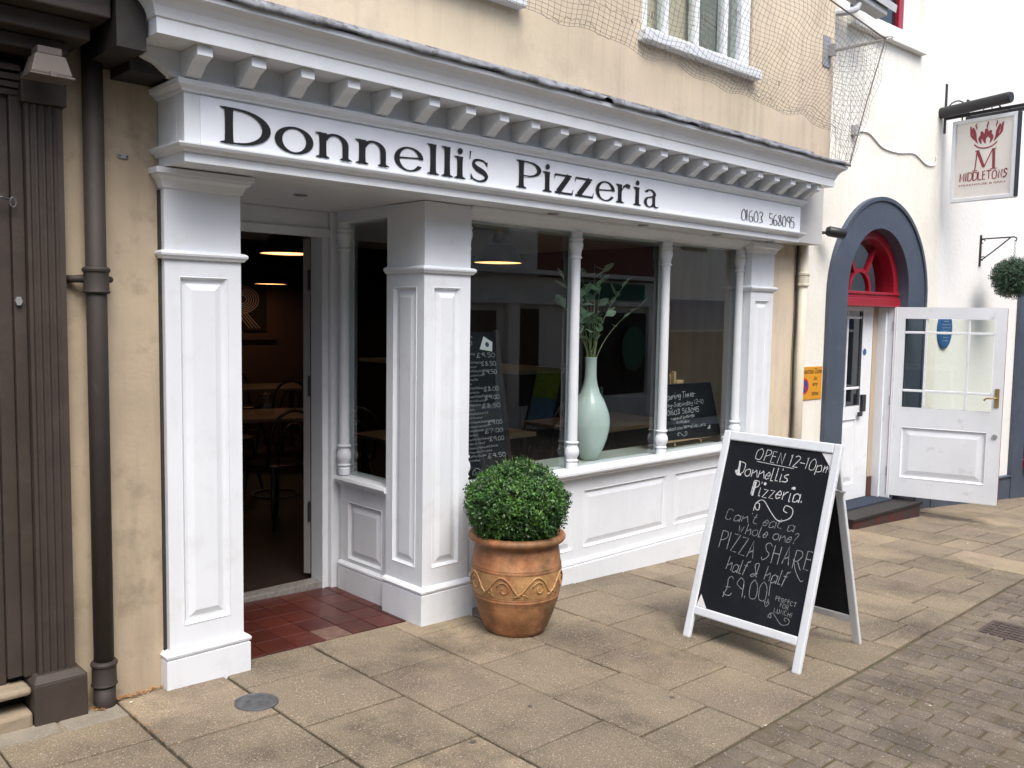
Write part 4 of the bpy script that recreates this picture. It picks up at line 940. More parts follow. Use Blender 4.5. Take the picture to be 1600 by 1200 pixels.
mb = MB(); mb.M = SM; mb.box(.12, .70, 2.755, 3.495, -.03, .012); obj('sign_panel', mb, SIGNW, hs)
mb = MB(); mb.M = SM
mb.box(.105, .14, 2.74, 3.51, -.035, .03); mb.box(.68, .715, 2.74, 3.51, -.035, .03); mb.box(.14, .68, 2.74, 2.775, -.035, .03); mb.box(.14, .68, 3.475, 3.51, -.035, .03); obj('sign_frame', mb, WORN, hs, bev=.004)
mb = MB(); mb.M = SM; mb.box(.716, .722, 2.75, 3.51, -.036, .031); obj('edge_strip', mb, BLACKM, hs)
mb = MB(); mb.M = SM
hand(mb, 'MIDDLETONS', (.190, 2.932), (.645, 2.932), .076, .0105, .0145, wob=0)
obj('sign_wordmark', mb, MAROON, hs)
mb = MB(); mb.M = SM; mb.add(*text_mb('STEAKHOUSE & GRILL', .018, .185, 2.885, .45, off=.0145)); obj('sign_tagline', mb, MAROON, hs)
mb = MB(); mb.M = SM; o_ = .0145
for pts, ws in (([(.335, 3.022), (.35, 3.20)], [.010, .012]), ([(.352, 3.205), (.42, 3.045)], [.030, .026]), ([(.42, 3.045), (.495, 3.205)], [.010, .010]), ([(.505, 3.205), (.512, 3.022)], [.026, .026]), ([(.31, 3.022), (.362, 3.022)], [.007, .007]), ([(.48, 3.022), (.545, 3.022)], [.007, .007]), ([(.33, 3.205), (.365, 3.205)], [.007, .007]), ([(.49, 3.205), (.53, 3.205)], [.007, .007])):
    ribbon(mb, pts, ws, o_); o_ += .0003
ribbon(mb, crom([(.315, 3.27), (.36, 3.235), (.425, 3.222), (.49, 3.235), (.535, 3.27)], 4), [.004]+[.012]*15+[.004], .0145)
def flame(pts, w): q = crom(pts, 4); ribbon(mb, q, [w*math.sin(PI*(.12+.88*(1-i/(len(q)-1)))) + .001 for i in range(len(q))], .0145+random.uniform(0, .001))
flame([(.425, 3.26), (.41, 3.31), (.43, 3.35), (.424, 3.40)], .045)
flame([(.385, 3.26), (.37, 3.31), (.39, 3.34), (.38, 3.38)], .04); flame([(.465, 3.26), (.48, 3.31), (.46, 3.34), (.47, 3.38)], .04)
flame([(.35, 3.27), (.325, 3.32), (.315, 3.37), (.30, 3.425)], .032); flame([(.50, 3.27), (.525, 3.32), (.535, 3.37), (.555, 3.425)], .032)
flame([(.325, 3.30), (.29, 3.35), (.285, 3.39), (.275, 3.44)], .024); flame([(.525, 3.30), (.565, 3.35), (.57, 3.39), (.58, 3.44)], .024)
flame([(.44, 3.40), (.43, 3.42), (.44, 3.445), (.435, 3.465)], .012); flame([(.33, 3.40), (.335, 3.42), (.325, 3.44), (.335, 3.46)], .012); flame([(.52, 3.40), (.515, 3.42), (.525, 3.44), (.52, 3.46)], .012)
obj('crown_emblem', mb, MAROON, hs)
# second sign arm beyond
mb = MB(); mb.M = frame_mat(P1+D2*.35, N2, ZV, -D2); mb.box(0, .012, 3.5, 3.8, -.02, .02); mb.box(.012, .9, 3.60, 3.66, -.02, .02); obj('rear_bracket_arm', mb, BLACKM, hs)

# hanging topiary ball
tb_ = thing('hanging_topiary_ball', 'round clipped green topiary ball hanging from a scrolled wall bracket', 'hanging plant', tuple(P1+D2*.74+Vector((0, 0, 2.3))))
TM = frame_mat(P1+D2*.735, N2, ZV, -D2)
mb = MB(); mb.M = TM; mb.box(0, .012, 2.17, 2.49, -.012, .012); mb.tube([(.012, 2.45, 0), (.34, 2.452, 0), (.365, 2.44, 0), (.365, 2.42, 0), (.35, 2.41, 0)], .007, 6)
mb.tube([(.02, 2.235, 0), (.10, 2.29, 0), (.2, 2.365, 0), (.30, 2.445, 0)], .007, 6); mb.tube([(.03+.02*math.cos(a), 2.425+.02*math.sin(a), 0) for a in [i*PI/6 for i in range(10)]], .005, 6); mb.tube([(.035+.022*math.cos(a), 2.25+.02*math.sin(a), 0) for a in [i*PI/6 for i in range(10)]], .005, 6); obj('bracket', mb, BLACKM, tb_)
mb = MB(); mb.M = TM
for k in range(9): mb.tube([(.352+.007*math.cos(a), 2.40-k*.018+.011*math.sin(a), .007*(1 if k % 2 else -1)*math.cos(a)) for a in [i*PI/4 for i in range(9)]], .0022, 5)
obj('chain', mb, GALV, tb_)
def leafball(c, rx, rz, n, lw, seed, lump=.06, twig=.55):
    rnd = random.Random(seed); mb = MB(); k = 0
    def rad(d): return 1+lump*(math.sin(d.x*5+1)+math.sin(d.y*6+2)+math.sin(d.z*5))*.5+lump*.6*math.sin(d.x*13+d.z*11)*math.sin(d.y*12)
    for _ in range(n):
        z = rnd.uniform(-1, 1); a = rnd.uniform(0, 2*PI); r = math.sqrt(1-z*z); d = Vector((r*math.cos(a), r*math.sin(a), z))
        s = rad(d)*rnd.uniform(.80, 1.03)
        p = Vector((d.x*rx, d.y*rx, d.z*rz))*s+Vector(c)
        ax = (d+Vector((rnd.gauss(0, .5), rnd.gauss(0, .5), rnd.gauss(.15, .5)))).normalized()
        sd_ = ax.cross(Vector((rnd.gauss(0, 1), rnd.gauss(0, 1), rnd.gauss(0, 1)))).normalized()
        L = lw*rnd.uniform(.7, 1.3)
        for t in range(4):                                     # a sprig: leaves in pairs along a twig
            q = p+ax*L*twig*t
            sg = 1 if t % 2 else -1
            dirn = (ax*.5+sd_*sg).normalized(); wd = dirn.cross(ax).normalized(); wd = (wd+d*rnd.uniform(-.3, .3)).normalized()
            l2 = L*rnd.uniform(.8, 1.1); w2 = l2*.30
            up = wd.cross(dirn)*l2*.12
            mb.add([q, q+dirn*l2*.45+wd*w2+up, q+dirn*l2, q+dirn*l2*.45-wd*w2+up], [(0, 1, 2, 3)])
    return mb
def lumpy_core(c, rx, rz, lump=.06, n=28):
    pr = []; mb = MB(); vs = []; fs = []
    for i in range(n+1):
        for j in range(n*2):
            t = PI*i/n; a = PI*j/n; d = Vector((math.sin(t)*math.cos(a), math.sin(t)*math.sin(a), math.cos(t)))
            s = (1+lump*(math.sin(d.x*5+1)+math.sin(d.y*6+2)+math.sin(d.z*5))*.5)*.84
            vs.append((c[0]+d.x*rx*s, c[1]+d.y*rx*s, c[2]+d.z*rz*s))
    for i in range(n):
        for j in range(n*2): fs.append((i*2*n+j, i*2*n+(j+1) % (2*n), (i+1)*2*n+(j+1) % (2*n), (i+1)*2*n+j))
    return mb.add(vs, fs)
bc = TM @ Vector((.352, 2.045, 0))
obj('foliage', leafball(bc, .185, .185, 2600, .016, 3, .02), BALL, tb_, kind='stuff'); obj('light_block_core', lumpy_core(bc, .185, .185, .02, 16), CORED, tb_, smooth=True)

# security camera by the upstairs red window
cc = thing('security_camera', 'pale grey boxy security camera on an arm below the red upstairs window', 'camera', tuple(W1 @ Vector((.45, 4.15, .2))))
CM = W1
mb = MB(); mb.M = CM; mb.tube([(.02, 3.97, .03), (.12, 3.99, .12), (.30, 4.03, .20), (.40, 4.07, .20), (.44, 4.12, .20)], [.03, .028, .028, .026, .026], 10); mb.box(-.01, .05, 3.90, 4.05, .0, .04); obj('arm', mb, RUBBER, cc, smooth=False)
hd = Matrix.Translation(CM @ Vector((.55, 4.175, .20))) @ Matrix.Rotation(R(-12), 4, 'Z') @ Matrix.Rotation(R(12), 4, 'Y')
mb = MB(); mb.M = hd; mb.box(-.24, .22, -.055, .055, -.06, .04); obj('housing', mb, RUBBER, cc, bev=.01)
mb = MB(); mb.M = hd; mb.box(-.26, .29, -.075, .075, .0405, .055); mb.box(-.26, .29, -.078, -.0755, -.01, .055); obj('sun_shield', mb, RUBBER, cc, bev=.003)
mb = MB(); mb.M = hd; mb.box(.2205, .226, -.045, .045, -.05, .03); obj('lens_window', mb, DARKGL, cc)

# bird net bracket and net
nb = thing('net_bracket', 'flat steel bracket arm at the cream wall corner holding up the bird net', 'bracket', (6.60, 3.46, 3.65))
mb = MB(); mb.box(6.50, 6.62, 3.452, 3.4595, 3.53, 3.76); obj('base_plate', mb, GALV, nb, bev=.002)
mb = MB(); mb.box(6.585, 6.625, 3.02, 3.452, 3.648, 3.662); mb.box(6.57, 6.60, 3.40, 3.452, 3.61, 3.70); obj('arm', mb, GALV, nb, bev=.002)
mb = MB(); mb.tube([(6.605+.03*math.sin(a), 3.0-.03*math.cos(a), 3.665) for a in [i*PI/6 for i in range(13)]], .004, 6); obj('ring', mb, GALV, nb)
net = thing('bird_net', 'slack dark bird netting hanging over the cream upper wall above the cornice', 'net', (5.2, 3.2, 3.6))
rn = random.Random(5)
TIP = Vector((6.605, 3.02, 3.66)); LC = Vector((6.44, 3.175, 2.74)); TL = Vector((2.7, 3.25, 4.35)); WC = Vector((6.66, 3.44, 3.72))
mb = MB()
# top wire
def lerp(a, b, t): return a+(b-a)*t
topw = [lerp(TL, TIP, i/40)+Vector((0, 0, -.10*math.sin(PI*i/40)*.6)) for i in range(41)]
mb.tube(topw, .006, 5); mb.tube([TIP+Vector((0, 0, 0)), lerp(TIP, LC, .5)+Vector((-.015, 0, 0)), LC], .005, 5); obj('edge_cord', mb, NETM, net)
mb = MB(); NX, NZ = 88, 28
def net_pt(u, v):
    """u 0 left .. 1 at the tip edge, v 0 top wire .. 1 hem"""
    i = u*40; k = min(int(i), 39); top = lerp(topw[k], topw[k+1], i-k)
    hx = lerp(2.75, 6.44, u)
    HE = [(2.7, 3.18), (3.1, 3.13), (3.45, 3.11), (3.85, 3.12), (4.2, 3.10), (4.7, 3.06), (5.3, 3.04), (5.9, 3.03), (6.25, 2.98), (6.44, 2.76), (6.6, 2.76)]
    for (xa, za), (xb, zb) in zip(HE, HE[1:]):
        if xa <= hx <= xb: hemz = za+(zb-za)*(hx-xa)/(xb-xa); break
    hemz += .012*math.sin(u*30)
    x = lerp(top.x, hx, v); y = lerp(top.y, 3.30 if u < .9 else 3.18+.12*(1-(u-.9)/.1), v)
    z = lerp(top.z, hemz, v**.9)
    w = .014*math.sin(u*47+v*9)+.012*math.sin(v*21+u*17)
    return Vector((x+w*v*.8, y-.04*math.sin(PI*v)+w, z+.010*math.sin(u*60+v*6)*v))
def strand(pts, r=.00115):
    mb.tube(pts, r, 3, cap=False)
for i in range(NX+1): strand([net_pt(i/NX, j/18) for j in range(19)])
for j in range(1, NZ+1):
    v = 1-(1-j/NZ)**1.25; strand([net_pt(k/110, v) for k in range(111)])
for q_ in range(9):                                   # bunched folds near the hem
    v0 = rn.uniform(.86, 1.0); u0_ = rn.uniform(.05, .8); strand([net_pt(min(1, u0_+k*.012), min(1.02, v0+rn.uniform(-.03, .03))) for k in range(14)])
for q_ in range(22):
    u0_ = rn.uniform(.2, .97); v0 = rn.uniform(.3, .97); p = net_pt(u0_, v0); strand([p, p+Vector((rn.uniform(-.02, .02), .005, rn.uniform(-.04, .02)))], .0035)
obj('net_mesh', mb, NETM, net, kind='stuff')
mb = MB(); NS = 12                                      # return side of the net back to the wall corner
for i in range(NS+1):
    t = i/NS; a = lerp(TIP, WC, t)+Vector((0, 0, -.02*math.sin(PI*t))); b = lerp(LC, Vector((6.66, 3.44, 2.86)), t)
    strand([lerp(a, b, s/12)+Vector((.012*math.sin(s+i), .01*math.sin(s*.8+i*2), 0)) for s in range(13)])
for s in range(1, 21):
    strand([lerp(lerp(TIP, WC, i/8), lerp(LC, Vector((6.66, 3.44, 2.86)), i/8), s/21)+Vector((.01*math.sin(i*2+s), 0, -.02*math.sin(PI*i/8)*(1+.5*math.sin(s)))) for i in range(9)])
obj('net_side', mb, NETM, net, kind='stuff')

# ================================================================== ON THE PAVEMENT
# --- terracotta pot and box bush
PC = (3.175, 3.285); g0 = gz(PC[0])
pot = thing('terracotta_pot', 'tall weathered terracotta pot with a scrolled relief band, in front of the corner pillar', 'plant pot', (PC[0], PC[1], g0))
pr = [(.0, 0), (.135, 0), (.155, .006), (.168, .03), (.196, .10), (.219, .17), (.2245, .195), (.2275, .199), (.2275, .204), (.2255, .208), (.2275, .212), (.2285, .216), (.2268, .220), (.233, .26), (.2350, .30), (.2345, .345), (.2355, .349), (.2355, .354), (.2325, .358), (.2340, .362), (.2325, .367), (.2300, .371), (.226, .41), (.217, .455), (.214, .470),
      (.226, .474), (.244, .482), (.253, .494), (.253, .506), (.246, .516), (.228, .520), (.210, .517), (.203, .508), (.200, .48), (.200, .44)]
mb = MB().lathe(pr[1:], (PC[0], PC[1], g0), 72, cap=False); mb.lathe([(.0, .445), (.205, .44)], (PC[0], PC[1], g0), 24, cap=False)
po = obj('pot_body', mb, TERRA, pot, smooth=True)
def prad(z):
    for (r1, z1), (r2, z2) in zip(pr, pr[1:]):
        if z1 <= z <= z2: return r1+(r2-r1)*(z-z1)/max(1e-6, z2-z1)
    return .23
mb = MB().lathe([(prad(z)+.0012, z) for z in [.222+.12*i/8 for i in range(9)]], (PC[0], PC[1], g0), 72, cap=False); obj('relief_band', mb, TERRAB, pot, smooth=True)
mb = MB(); NM = 8
def onpot(th, z, lift=.002): r = prad(z)+lift; return (PC[0]+r*math.cos(th), PC[1]+r*math.sin(th), g0+z)
for k in range(NM):
    t0 = 2*PI*k/NM+.25; dt = 2*PI/NM
    sp_ = []
    for i in range(34):
        a = 2.3*PI*i/33+.6*PI; rr = .006+.029*(i/33)
        sp_.append((t0+dt*.36+rr*math.cos(a)/.23, .274+rr*math.sin(a)*1.15))
    mb.tube([onpot(a, z) for a, z in sp_], [.0045]*34, 6)
    wv = crom([(t0-dt*.34, .236), (t0-dt*.12, .262), (t0+dt*.08, .308), (t0+dt*.30, .334), (t0+dt*.52, .308), (t0+dt*.66, .268), (t0+dt*.80, .238)], 4)
    mb.tube([onpot(a, z, .0025) for a, z in wv], [.0055]*len(wv), 6)
    mb.tube([onpot(a, z) for a, z in crom([(t0-dt*.05, .232), (t0+dt*.0, .250), (t0-dt*.02, .268)], 3)], .003, 6); mb.tube([onpot(a, z) for a, z in crom([(t0+dt*.05, .232), (t0-dt*.02, .245), (t0-dt*.14, .25)], 3)], .003, 6)
obj('relief_scroll', mb, TERRAB, pot, smooth=True)
bush = thing('box_bush', 'dense clipped green box bush growing in the terracotta pot', 'bush', (PC[0], PC[1], g0+.44))
bc = (PC[0]-.01, PC[1]-.005, g0+.655)
obj('foliage', leafball(bc, .256, .218, 9000, .0165, 11, .09, twig=.32), LEAF, bush, kind='stuff')
rs = random.Random(21); mb = MB()
for _ in range(70):
    z = rs.uniform(-.1, 1); a = rs.uniform(0, 2*PI); r = math.sqrt(max(0, 1-z*z)); d = Vector((r*math.cos(a), r*math.sin(a), z))
    p = Vector(bc)+Vector((d.x*.245, d.y*.245, d.z*.21)); ax = (d+Vector((rs.gauss(0, .35), rs.gauss(0, .35), .5))).normalized(); L = rs.uniform(.03, .055)
    mb.tube([p, p+ax*L], .0009, 3)
    for t in range(6):
        q = p+ax*L*(t+1)/6; sdv = ax.cross(Vector((rs.gauss(0, 1), rs.gauss(0, 1), rs.gauss(0, 1)))).normalized(); l2 = rs.uniform(.009, .014); dn = (ax*.6+sdv).normalized(); wd = dn.cross(ax).normalized()*l2*.3
        mb.add([q, q+dn*l2*.5+wd, q+dn*l2, q+dn*l2*.5-wd], [(0, 1, 2, 3)])
obj('stray_shoots', mb, mat('young_box_leaf', (.12, .22, .045), .45, .1, 30, island=.4), bush, kind='stuff')
obj('light_block_core', lumpy_core(bc, .250, .215, .10), CORED, bush, smooth=True)  # dark lump added inside the leaves to block light
mb = MB()
for a in range(7): mb.tube([(PC[0]+.02*math.cos(a), PC[1]+.02*math.sin(a), g0+.43), (PC[0]+.06*math.cos(a), PC[1]+.06*math.sin(a), g0+.56), (PC[0]+.12*math.cos(a), PC[1]+.12*math.sin(a), g0+.7)], [.008, .006, .003], 6)
obj('stems', mb, DARKW, bush)
mb = MB().lathe([(.001, .447), (.199, .443)], (PC[0], PC[1], g0), 30, cap=False); obj('potting_soil', mb, SOIL, pot)

# --- A-board
gb = -.062
ab = thing('sandwich_board', 'white framed chalkboard sandwich board advertising a pizza share on the pavement', 'A-board', (4.1, 2.3, gz(4.1)))
B0 = Vector((3.80, 2.673, gb)); B1v = Vector((3.785, 2.01, gb)); T0 = Vector((4.12, 2.629, 1.001))
U = (B1v-B0).normalized(); V = (T0-B0); V = (V-U*V.dot(U)).normalized(); Nn = U.cross(V)     # normal
if Nn.dot(Vector((-1, 0, 0))) < 0: Nn = -Nn
BW, BH = .672, 1.108
BM = frame_mat(B0, U, V, Nn)
fw = .042
for a in (0, BW-fw): mb = MB(); mb.M = BM; mb.box(a, a+fw, 0, BH, -.022, 0.004); obj('front_leg', mb, WHITE, ab, bev=.006)
for a, b in ((BH-.05, BH), (.125, .168)): mb = MB(); mb.M = BM; mb.box(fw, BW-fw, a, b, -.021, .003); obj('front_rail', mb, WHITE, ab, bev=.006)
mb = MB(); mb.M = BM; mb.box(fw, BW-fw, .168, BH-.05, -.014, -.006); obj('front_blackboard', mb, CHALK, ab)
CO = -.0052
mb = MB(); mb.M = BM
lw = .0032
hand(mb, 'OPEN 12-10pm', (.205, .976), (.640, .960), .058, lw, CO, slant=.15)
ribbon(mb, [(.225, .966), (.44, .957)], [.0026, .0026], CO)
hand(mb, 'Donnellis', (.115, .885), (.420, .880), .066, .0040, CO, slant=.12); ribbon(mb, [(.128, .955), (.134, .885)], [.010, .010], CO+.0003); ribbon(mb, crom([(.115, .905), (.125, .885), (.15, .885)], 4), [.012]*9, CO+.0005)
hand(mb, 'Pizzeria.', (.220, .790), (.525, .792), .072, .0040, CO, slant=.12); ribbon(mb, [(.245, .862), (.238, .787)], [.010, .010], CO+.0003)
for u, v in ((.298, .858), (.462, .860)): disc(mb, u, v, .008, CO+.0004, 10)
flourish(mb, (.262, .735), (.480, .725), .075, .004, CO)
obj('chalk_heading', mb, CHALKW, ab); mb = MB(); mb.M = BM
hand(mb, "Can't eat a", (.100, .645), (.505, .650), .055, .0027, CO, slant=.2)
hand(mb, 'whole one?', (.190, .590), (.530, .592), .055, .0027, CO, slant=.2)
hand(mb, 'PIZZA SHARE', (.095, .485), (.630, .478), .090, .0036, CO, wob=.008, slant=.1)
ribbon(mb, crom([(.53, .52), (.55, .47), (.585, .425), (.60, .43)], 4), [.0035]*13, CO+.0006)
hand(mb, 'half & half', (.165, .392), (.515, .384), .070, .0032, CO, slant=.2)
hand(mb, u'\u00a39.00!', (.185, .262), (.455, .288), .095, .0030, CO, slant=.05)
ribbon(mb, crom([(.432, .262), (.422, .28), (.428, .287), (.434, .279), (.441, .288), (.447, .281), (.433, .261)], 3), [.0025]*19, CO)
hand(mb, 'PERFECT', (.475, .306), (.592, .300), .020, .0022, CO, wob=.002); hand(mb, 'FOR', (.505, .278), (.555, .276), .020, .0022, CO, wob=.002); hand(mb, 'LUNCH!', (.478, .248), (.580, .246), .021, .0022, CO, wob=.002)
flourish(mb, (.455, .224), (.570, .216), .035, .0024, CO)
obj('chalk_lettering', mb, CHALKF, ab)
for tri in ([(.630, 1.055, -.0045), (.630, .985, -.0045), (.572, 1.055, -.0045)], [(.044, .17, -.0045), (.105, .17, -.0045), (.058, .235, -.0045)]): mb = MB(); mb.M = BM; mb.add(tri, [(0, 1, 2)]); obj('corner_tab', mb, PAPER, ab)
# rear panel
RB0 = Vector((4.475, 2.69, gz(4.47))); RB1 = Vector((4.468, 2.028, gz(4.47)-.0)); RT = BM @ Vector((0, BH-.03, -.022))
U2 = (RB1-RB0).normalized(); V2 = (RT+Vector((.012, 0, 0))-RB0); V2 = (V2-U2*V2.dot(U2)); RH = V2.length; V2.normalize(); N2b = U2.cross(V2)
if N2b.dot(Vector((1, 0, 0))) < 0: N2b = -N2b
RM = frame_mat(RB0, U2, V2, N2b)
for a in (0, BW-fw): mb = MB(); mb.M = RM; mb.box(a, a+fw, 0, RH, -.022, 0); obj('rear_leg', mb, WHITE, ab, bev=.006)
for a, b in ((RH-.05, RH), (.125, .168)): mb = MB(); mb.M = RM; mb.box(fw, BW-fw, a, b, -.021, -.001); obj('rear_rail', mb, WHITE, ab, bev=.006)
mb = MB(); mb.M = RM; mb.box(fw, BW-fw, .168, RH-.05, -.016, -.008); obj('rear_blackboard', mb, CHALK, ab)
a = BM @ Vector((BW+.003, BH*.80, -.01)); b = RM @ Vector((BW+.003, RH*.80, -.01))
mb = MB(); mb.tube([a, lerp(a, b, .5)+Vector((0, 0, -.006)), b], .006, 6); obj('stay_bar', mb, GALV, ab)
a = BM @ Vector((.02, BH-.01, -.025)); b = BM @ Vector((BW-.02, BH-.01, -.025)); mb = MB(); mb.tube([a, b], .010, 8); obj('hinge_rod', mb, GALV, ab)

# manhole cover, road grate
def flatdisc(name, cx, cy, r, th, m, label=None, cat=None, parent=None, n=40, z0=0.006):
    mb = MB(); rings = [(r, -.01), (r, z0), (r-.006, z0+.003), (r-.014, z0-.001)]; vs = []; fs = []
    for rr, dz in rings:
        for i in range(n): x = cx+rr*math.cos(2*PI*i/n); vs.append((x, cy+rr*math.sin(2*PI*i/n), gz(x)+dz))
    for k in range(len(rings)-1):
        for i in range(n): fs.append((k*n+i, k*n+(i+1) % n, (k+1)*n+(i+1) % n, (k+1)*n+i))
    fs.append(tuple((len(rings)-1)*n+i for i in range(n))); mb.add(vs, fs); return obj(name, mb, m, parent, label=label, cat=cat)
mh = flatdisc('stopcock_cover', 1.690, 3.262, .088, .01, IRON, 'small round grey iron access cover set in the flags by the left pilaster', 'access cover')
mb = MB(); xx = 1.69
mb.box(xx-.035, xx-.015, 3.285, 3.291, gz(xx)+.0055, gz(xx)+.008); obj('raised_mark', mb, IRON, mh)
mb = MB(); x0, x1, y0, y1 = 5.20, 5.50, 1.46, 1.72; gg = gz(5.35)
mb.box(x0, x1, y0, y1, gg-.02, gg+.001); gr = obj('drain_grate', mb, RUST, None, label='square rusty iron drain grate in the brick road on the right', cat='drain cover')
mb = MB()
for i in range(6):
    for j in range(5): xa = x0+.02+i*.045; ya = y0+.02+j*.046; mb.box(xa, xa+.032, ya, ya+.034, gg+.0012, gg+.006)
obj('raised_stud', mb, RUST, gr, kind='stuff')
# dead leaves in the gutter line and scraps
rl = random.Random(4)
def leaf(mb, x, y, s, z=None):
    a = rl.uniform(0, 2*PI); z = (gz(x)+.006 if z is None else z)+rl.uniform(0, .004); c, s_ = math.cos(a), math.sin(a)
    P = [(-.5, 0, 0), (0, .22, .12), (.5, 0, rl.uniform(0, .3)), (0, -.22, .12)]
    mb.add([(x+s*(p[0]*c-p[1]*s_), y+s*(p[0]*s_+p[1]*c), z+s*p[2]) for p in P], [(0, 1, 2, 3)])
mb = MB()
for _ in range(70):
    x = rl.uniform(1.26, 1.50); leaf(mb, x, 3.645-abs(rl.gauss(0, .012))-(.0 if x > 1.4 else .01), rl.uniform(.012, .026))
for _ in range(14): leaf(mb, rl.uniform(1.15, 1.21), 3.58+rl.uniform(-.03, .02), rl.uniform(.015, .028))
for _ in range(16): t = rl.random(); leaf(mb, 1.262+rl.gauss(0, .006), 3.44-.3*t, rl.uniform(.01, .022))
for _ in range(26): leaf(mb, rl.uniform(5.6, 6.1), rl.uniform(2.85, 2.95), rl.uniform(.015, .04))
for _ in range(40): leaf(mb, rl.uniform(2.5, 7), PY(4)+rl.gauss(0, .03), rl.uniform(.008, .018))
for _ in range(45): leaf(mb, rl.uniform(1.5, 7.5), rl.uniform(1.0, 3.5), rl.uniform(.006, .014))
obj('leaf_litter', mb, DEADL, None, kind='stuff', label='dry brown leaves blown along the foot of the cream wall')
GUM = mat('trodden_gum', (.09, .075, .06), .8, .2, 30, rnd=.3)
mb = MB()
for _ in range(16):
    x, y, r = rl.uniform(1.5, 8.0), rl.uniform(1.85, 3.45), rl.uniform(.006, .014); n0 = 9
    mb.add([(x+r*rl.uniform(.75, 1.1)*math.cos(2*PI*i/n0), y+r*rl.uniform(.75, 1.1)*math.sin(2*PI*i/n0), gz(x)+.0045) for i in range(n0)], [tuple(range(n0))])
obj('gum_spots', mb, GUM, None, kind='stuff', label='dark spots of trodden chewing gum on the paving flags')
mb = MB()
for x, y, s in ((1.30, 3.56, .02), (3.15, 1.80, .02), (5.0, 1.35, .05), (7.0, 2.2, .03), (6.2, 2.1, .02), (3.9, 1.45, .02), (4.4, 1.2, .03), (7.6, 2.6, .02), (2.0, 3.1, .012), (6.5, 2.9, .02)): leaf(mb, x, y, s)
obj('litter', mb, LITTER, None, kind='stuff', label='tiny pale scraps of litter scattered over the paving')

# ================================================================== THINGS INSIDE THE SHOP
# pendant lamps
def pendant(label):
    t = thing('pendant_lamp', label, 'pendant lamp', (0, 0, 0), 'enamel pendant lamps in the pizzeria')
    pr = [(.205, 0), (.205, .012), (.198, .03), (.185, .065), (.160, .105), (.120, .140), (.080, .160), (.055, .168), (.050, .20), (.042, .215), (.042, .245), (.02, .255)]
    obj('lamp_shade', MB().lathe(pr, (0, 0, 0), 32, cap=False), SHADE, t, smooth=True)
    pi_ = [(.199, .004), (.194, .03), (.180, .063), (.155, .102), (.115, .136), (.06, .155), (.0, .158)]
    obj('shade_lining', MB().lathe(pi_, (0, 0, 0), 32, cap=False), SHADEI, t, smooth=True)
    obj('flex', MB().tube([(0, 0, .25), (0, 0, .42)], .004, 6), BLACKM, t)
    ld = bpy.data.lights.new('lamp_bulb', 'POINT'); ld.energy = .6; ld.color = (1, .72, .5); ld.shadow_soft_size = .05
    lo = bpy.data.objects.new('bulb', ld); C.objects.link(lo); lo.parent = t; lo.location = (0, 0, .05)
    return t
P1_ = pendant('black pendant lamp hanging just inside the open doorway, glowing warm underneath')
lamps = [(3.466, 6.15, 2.03, None), (5.136, 5.599, 2.03, 'black pendant lamp seen through the left pane of the shop window'), (5.572, 10.30, 1.93, 'farthest pendant lamp, a thin glowing line deep in the shop below the nearest lamp'), (6.13, 7.86, 1.93, 'pendant lamp seen through the narrow side window of the lobby')]
for i, (x, y, z, lb) in enumerate(lamps):
    o = P1_ if i == 0 else copy_tree(P1_); place(o, (x, y, z), 0, lb)
# bentwood chairs and tables
def chair():
    t = thing('bentwood_chair', 'x', 'chair', (0, 0, 0), 'dark bentwood chairs at the pizzeria tables')
    obj('seat', MB().lathe([(.0, .44), (.19, .44), (.205, .45), (.205, .462), (.19, .47), (.0, .465)][1:5], (0, 0, 0), 24), DARKW, t)
    for sx, sy in ((-1, -1), (1, -1), (-1, 1), (1, 1)):
        obj('leg', MB().tube([(sx*.14, sy*.14, .445), (sx*.165, sy*.17, .2), (sx*.19, sy*.21, 0)], [.016, .015, .012], 8), DARKW, t, smooth=True)
    ar = [(-.18, .13, .45), (-.195, .17, .62)]+[(.195*math.cos(PI-a), .19+.02*math.sin(a), .70+.17*math.sin(a)) for a in [i*PI/14 for i in range(15)]]+[(.195, .17, .62), (.18, .13, .45)]
    obj('back_hoop', MB().tube(ar, .0135, 8), DARKW, t, smooth=True)
    ar = [(-.10, .16, .46), (-.115, .18, .60)]+[(.11*math.cos(PI-a), .195+.01*math.sin(a), .64+.13*math.sin(a)) for a in [i*PI/12 for i in range(13)]]+[(.115, .18, .60), (.10, .16, .46)]
    obj('inner_hoop', MB().tube(ar, .010, 8), DARKW, t, smooth=True)
    obj('leg_ring', MB().tube([(.17*math.cos(a), .17*math.sin(a), .22) for a in [i*PI/12 for i in range(25)]], .009, 6), DARKW, t)
    return t
ch = chair()
spots = [(3.30, 6.05, PI+.2, 'bentwood chair with its back to the open doorway, nearest the door'), (3.86, 5.95, PI-.3, 'bentwood chair at the front table, half hidden by the right door jamb'),
         (3.62, 7.45, .15, 'bentwood chair on the far side of the front table inside the door'), (4.72, 8.55, PI+.1, 'bentwood chair at the rear table seen above the front table'),
         (5.35, 9.1, -1.2, 'bentwood chair turned side on at the right end of the rear table'), (4.95, 9.85, 0.1, 'bentwood chair behind the rear table against the pinkish wall'), (5.60, 5.35, PI, 'bentwood chair behind the wooden tables seen through the shop window')]
for i, (x, y, rz, lb) in enumerate(spots): place(ch if i == 0 else copy_tree(ch), (x, y, 0), rz, lb)
def table():
    t = thing('cafe_table', 'x', 'table', (0, 0, 0), 'plain wooden tables in the pizzeria')
    mb = MB(); mb.box(-.55, .55, -.38, .38, .715, .745); obj('tabletop', mb, WOODT, t, bev=.004)
    for sx in (-1, 1):
        for sy in (-1, 1): mb = MB(); mb.box(sx*.48-.02, sx*.48+.02, sy*.31-.02, sy*.31+.02, 0, .714); obj('leg', mb, DARKW, t)
    return t
tb1 = table()
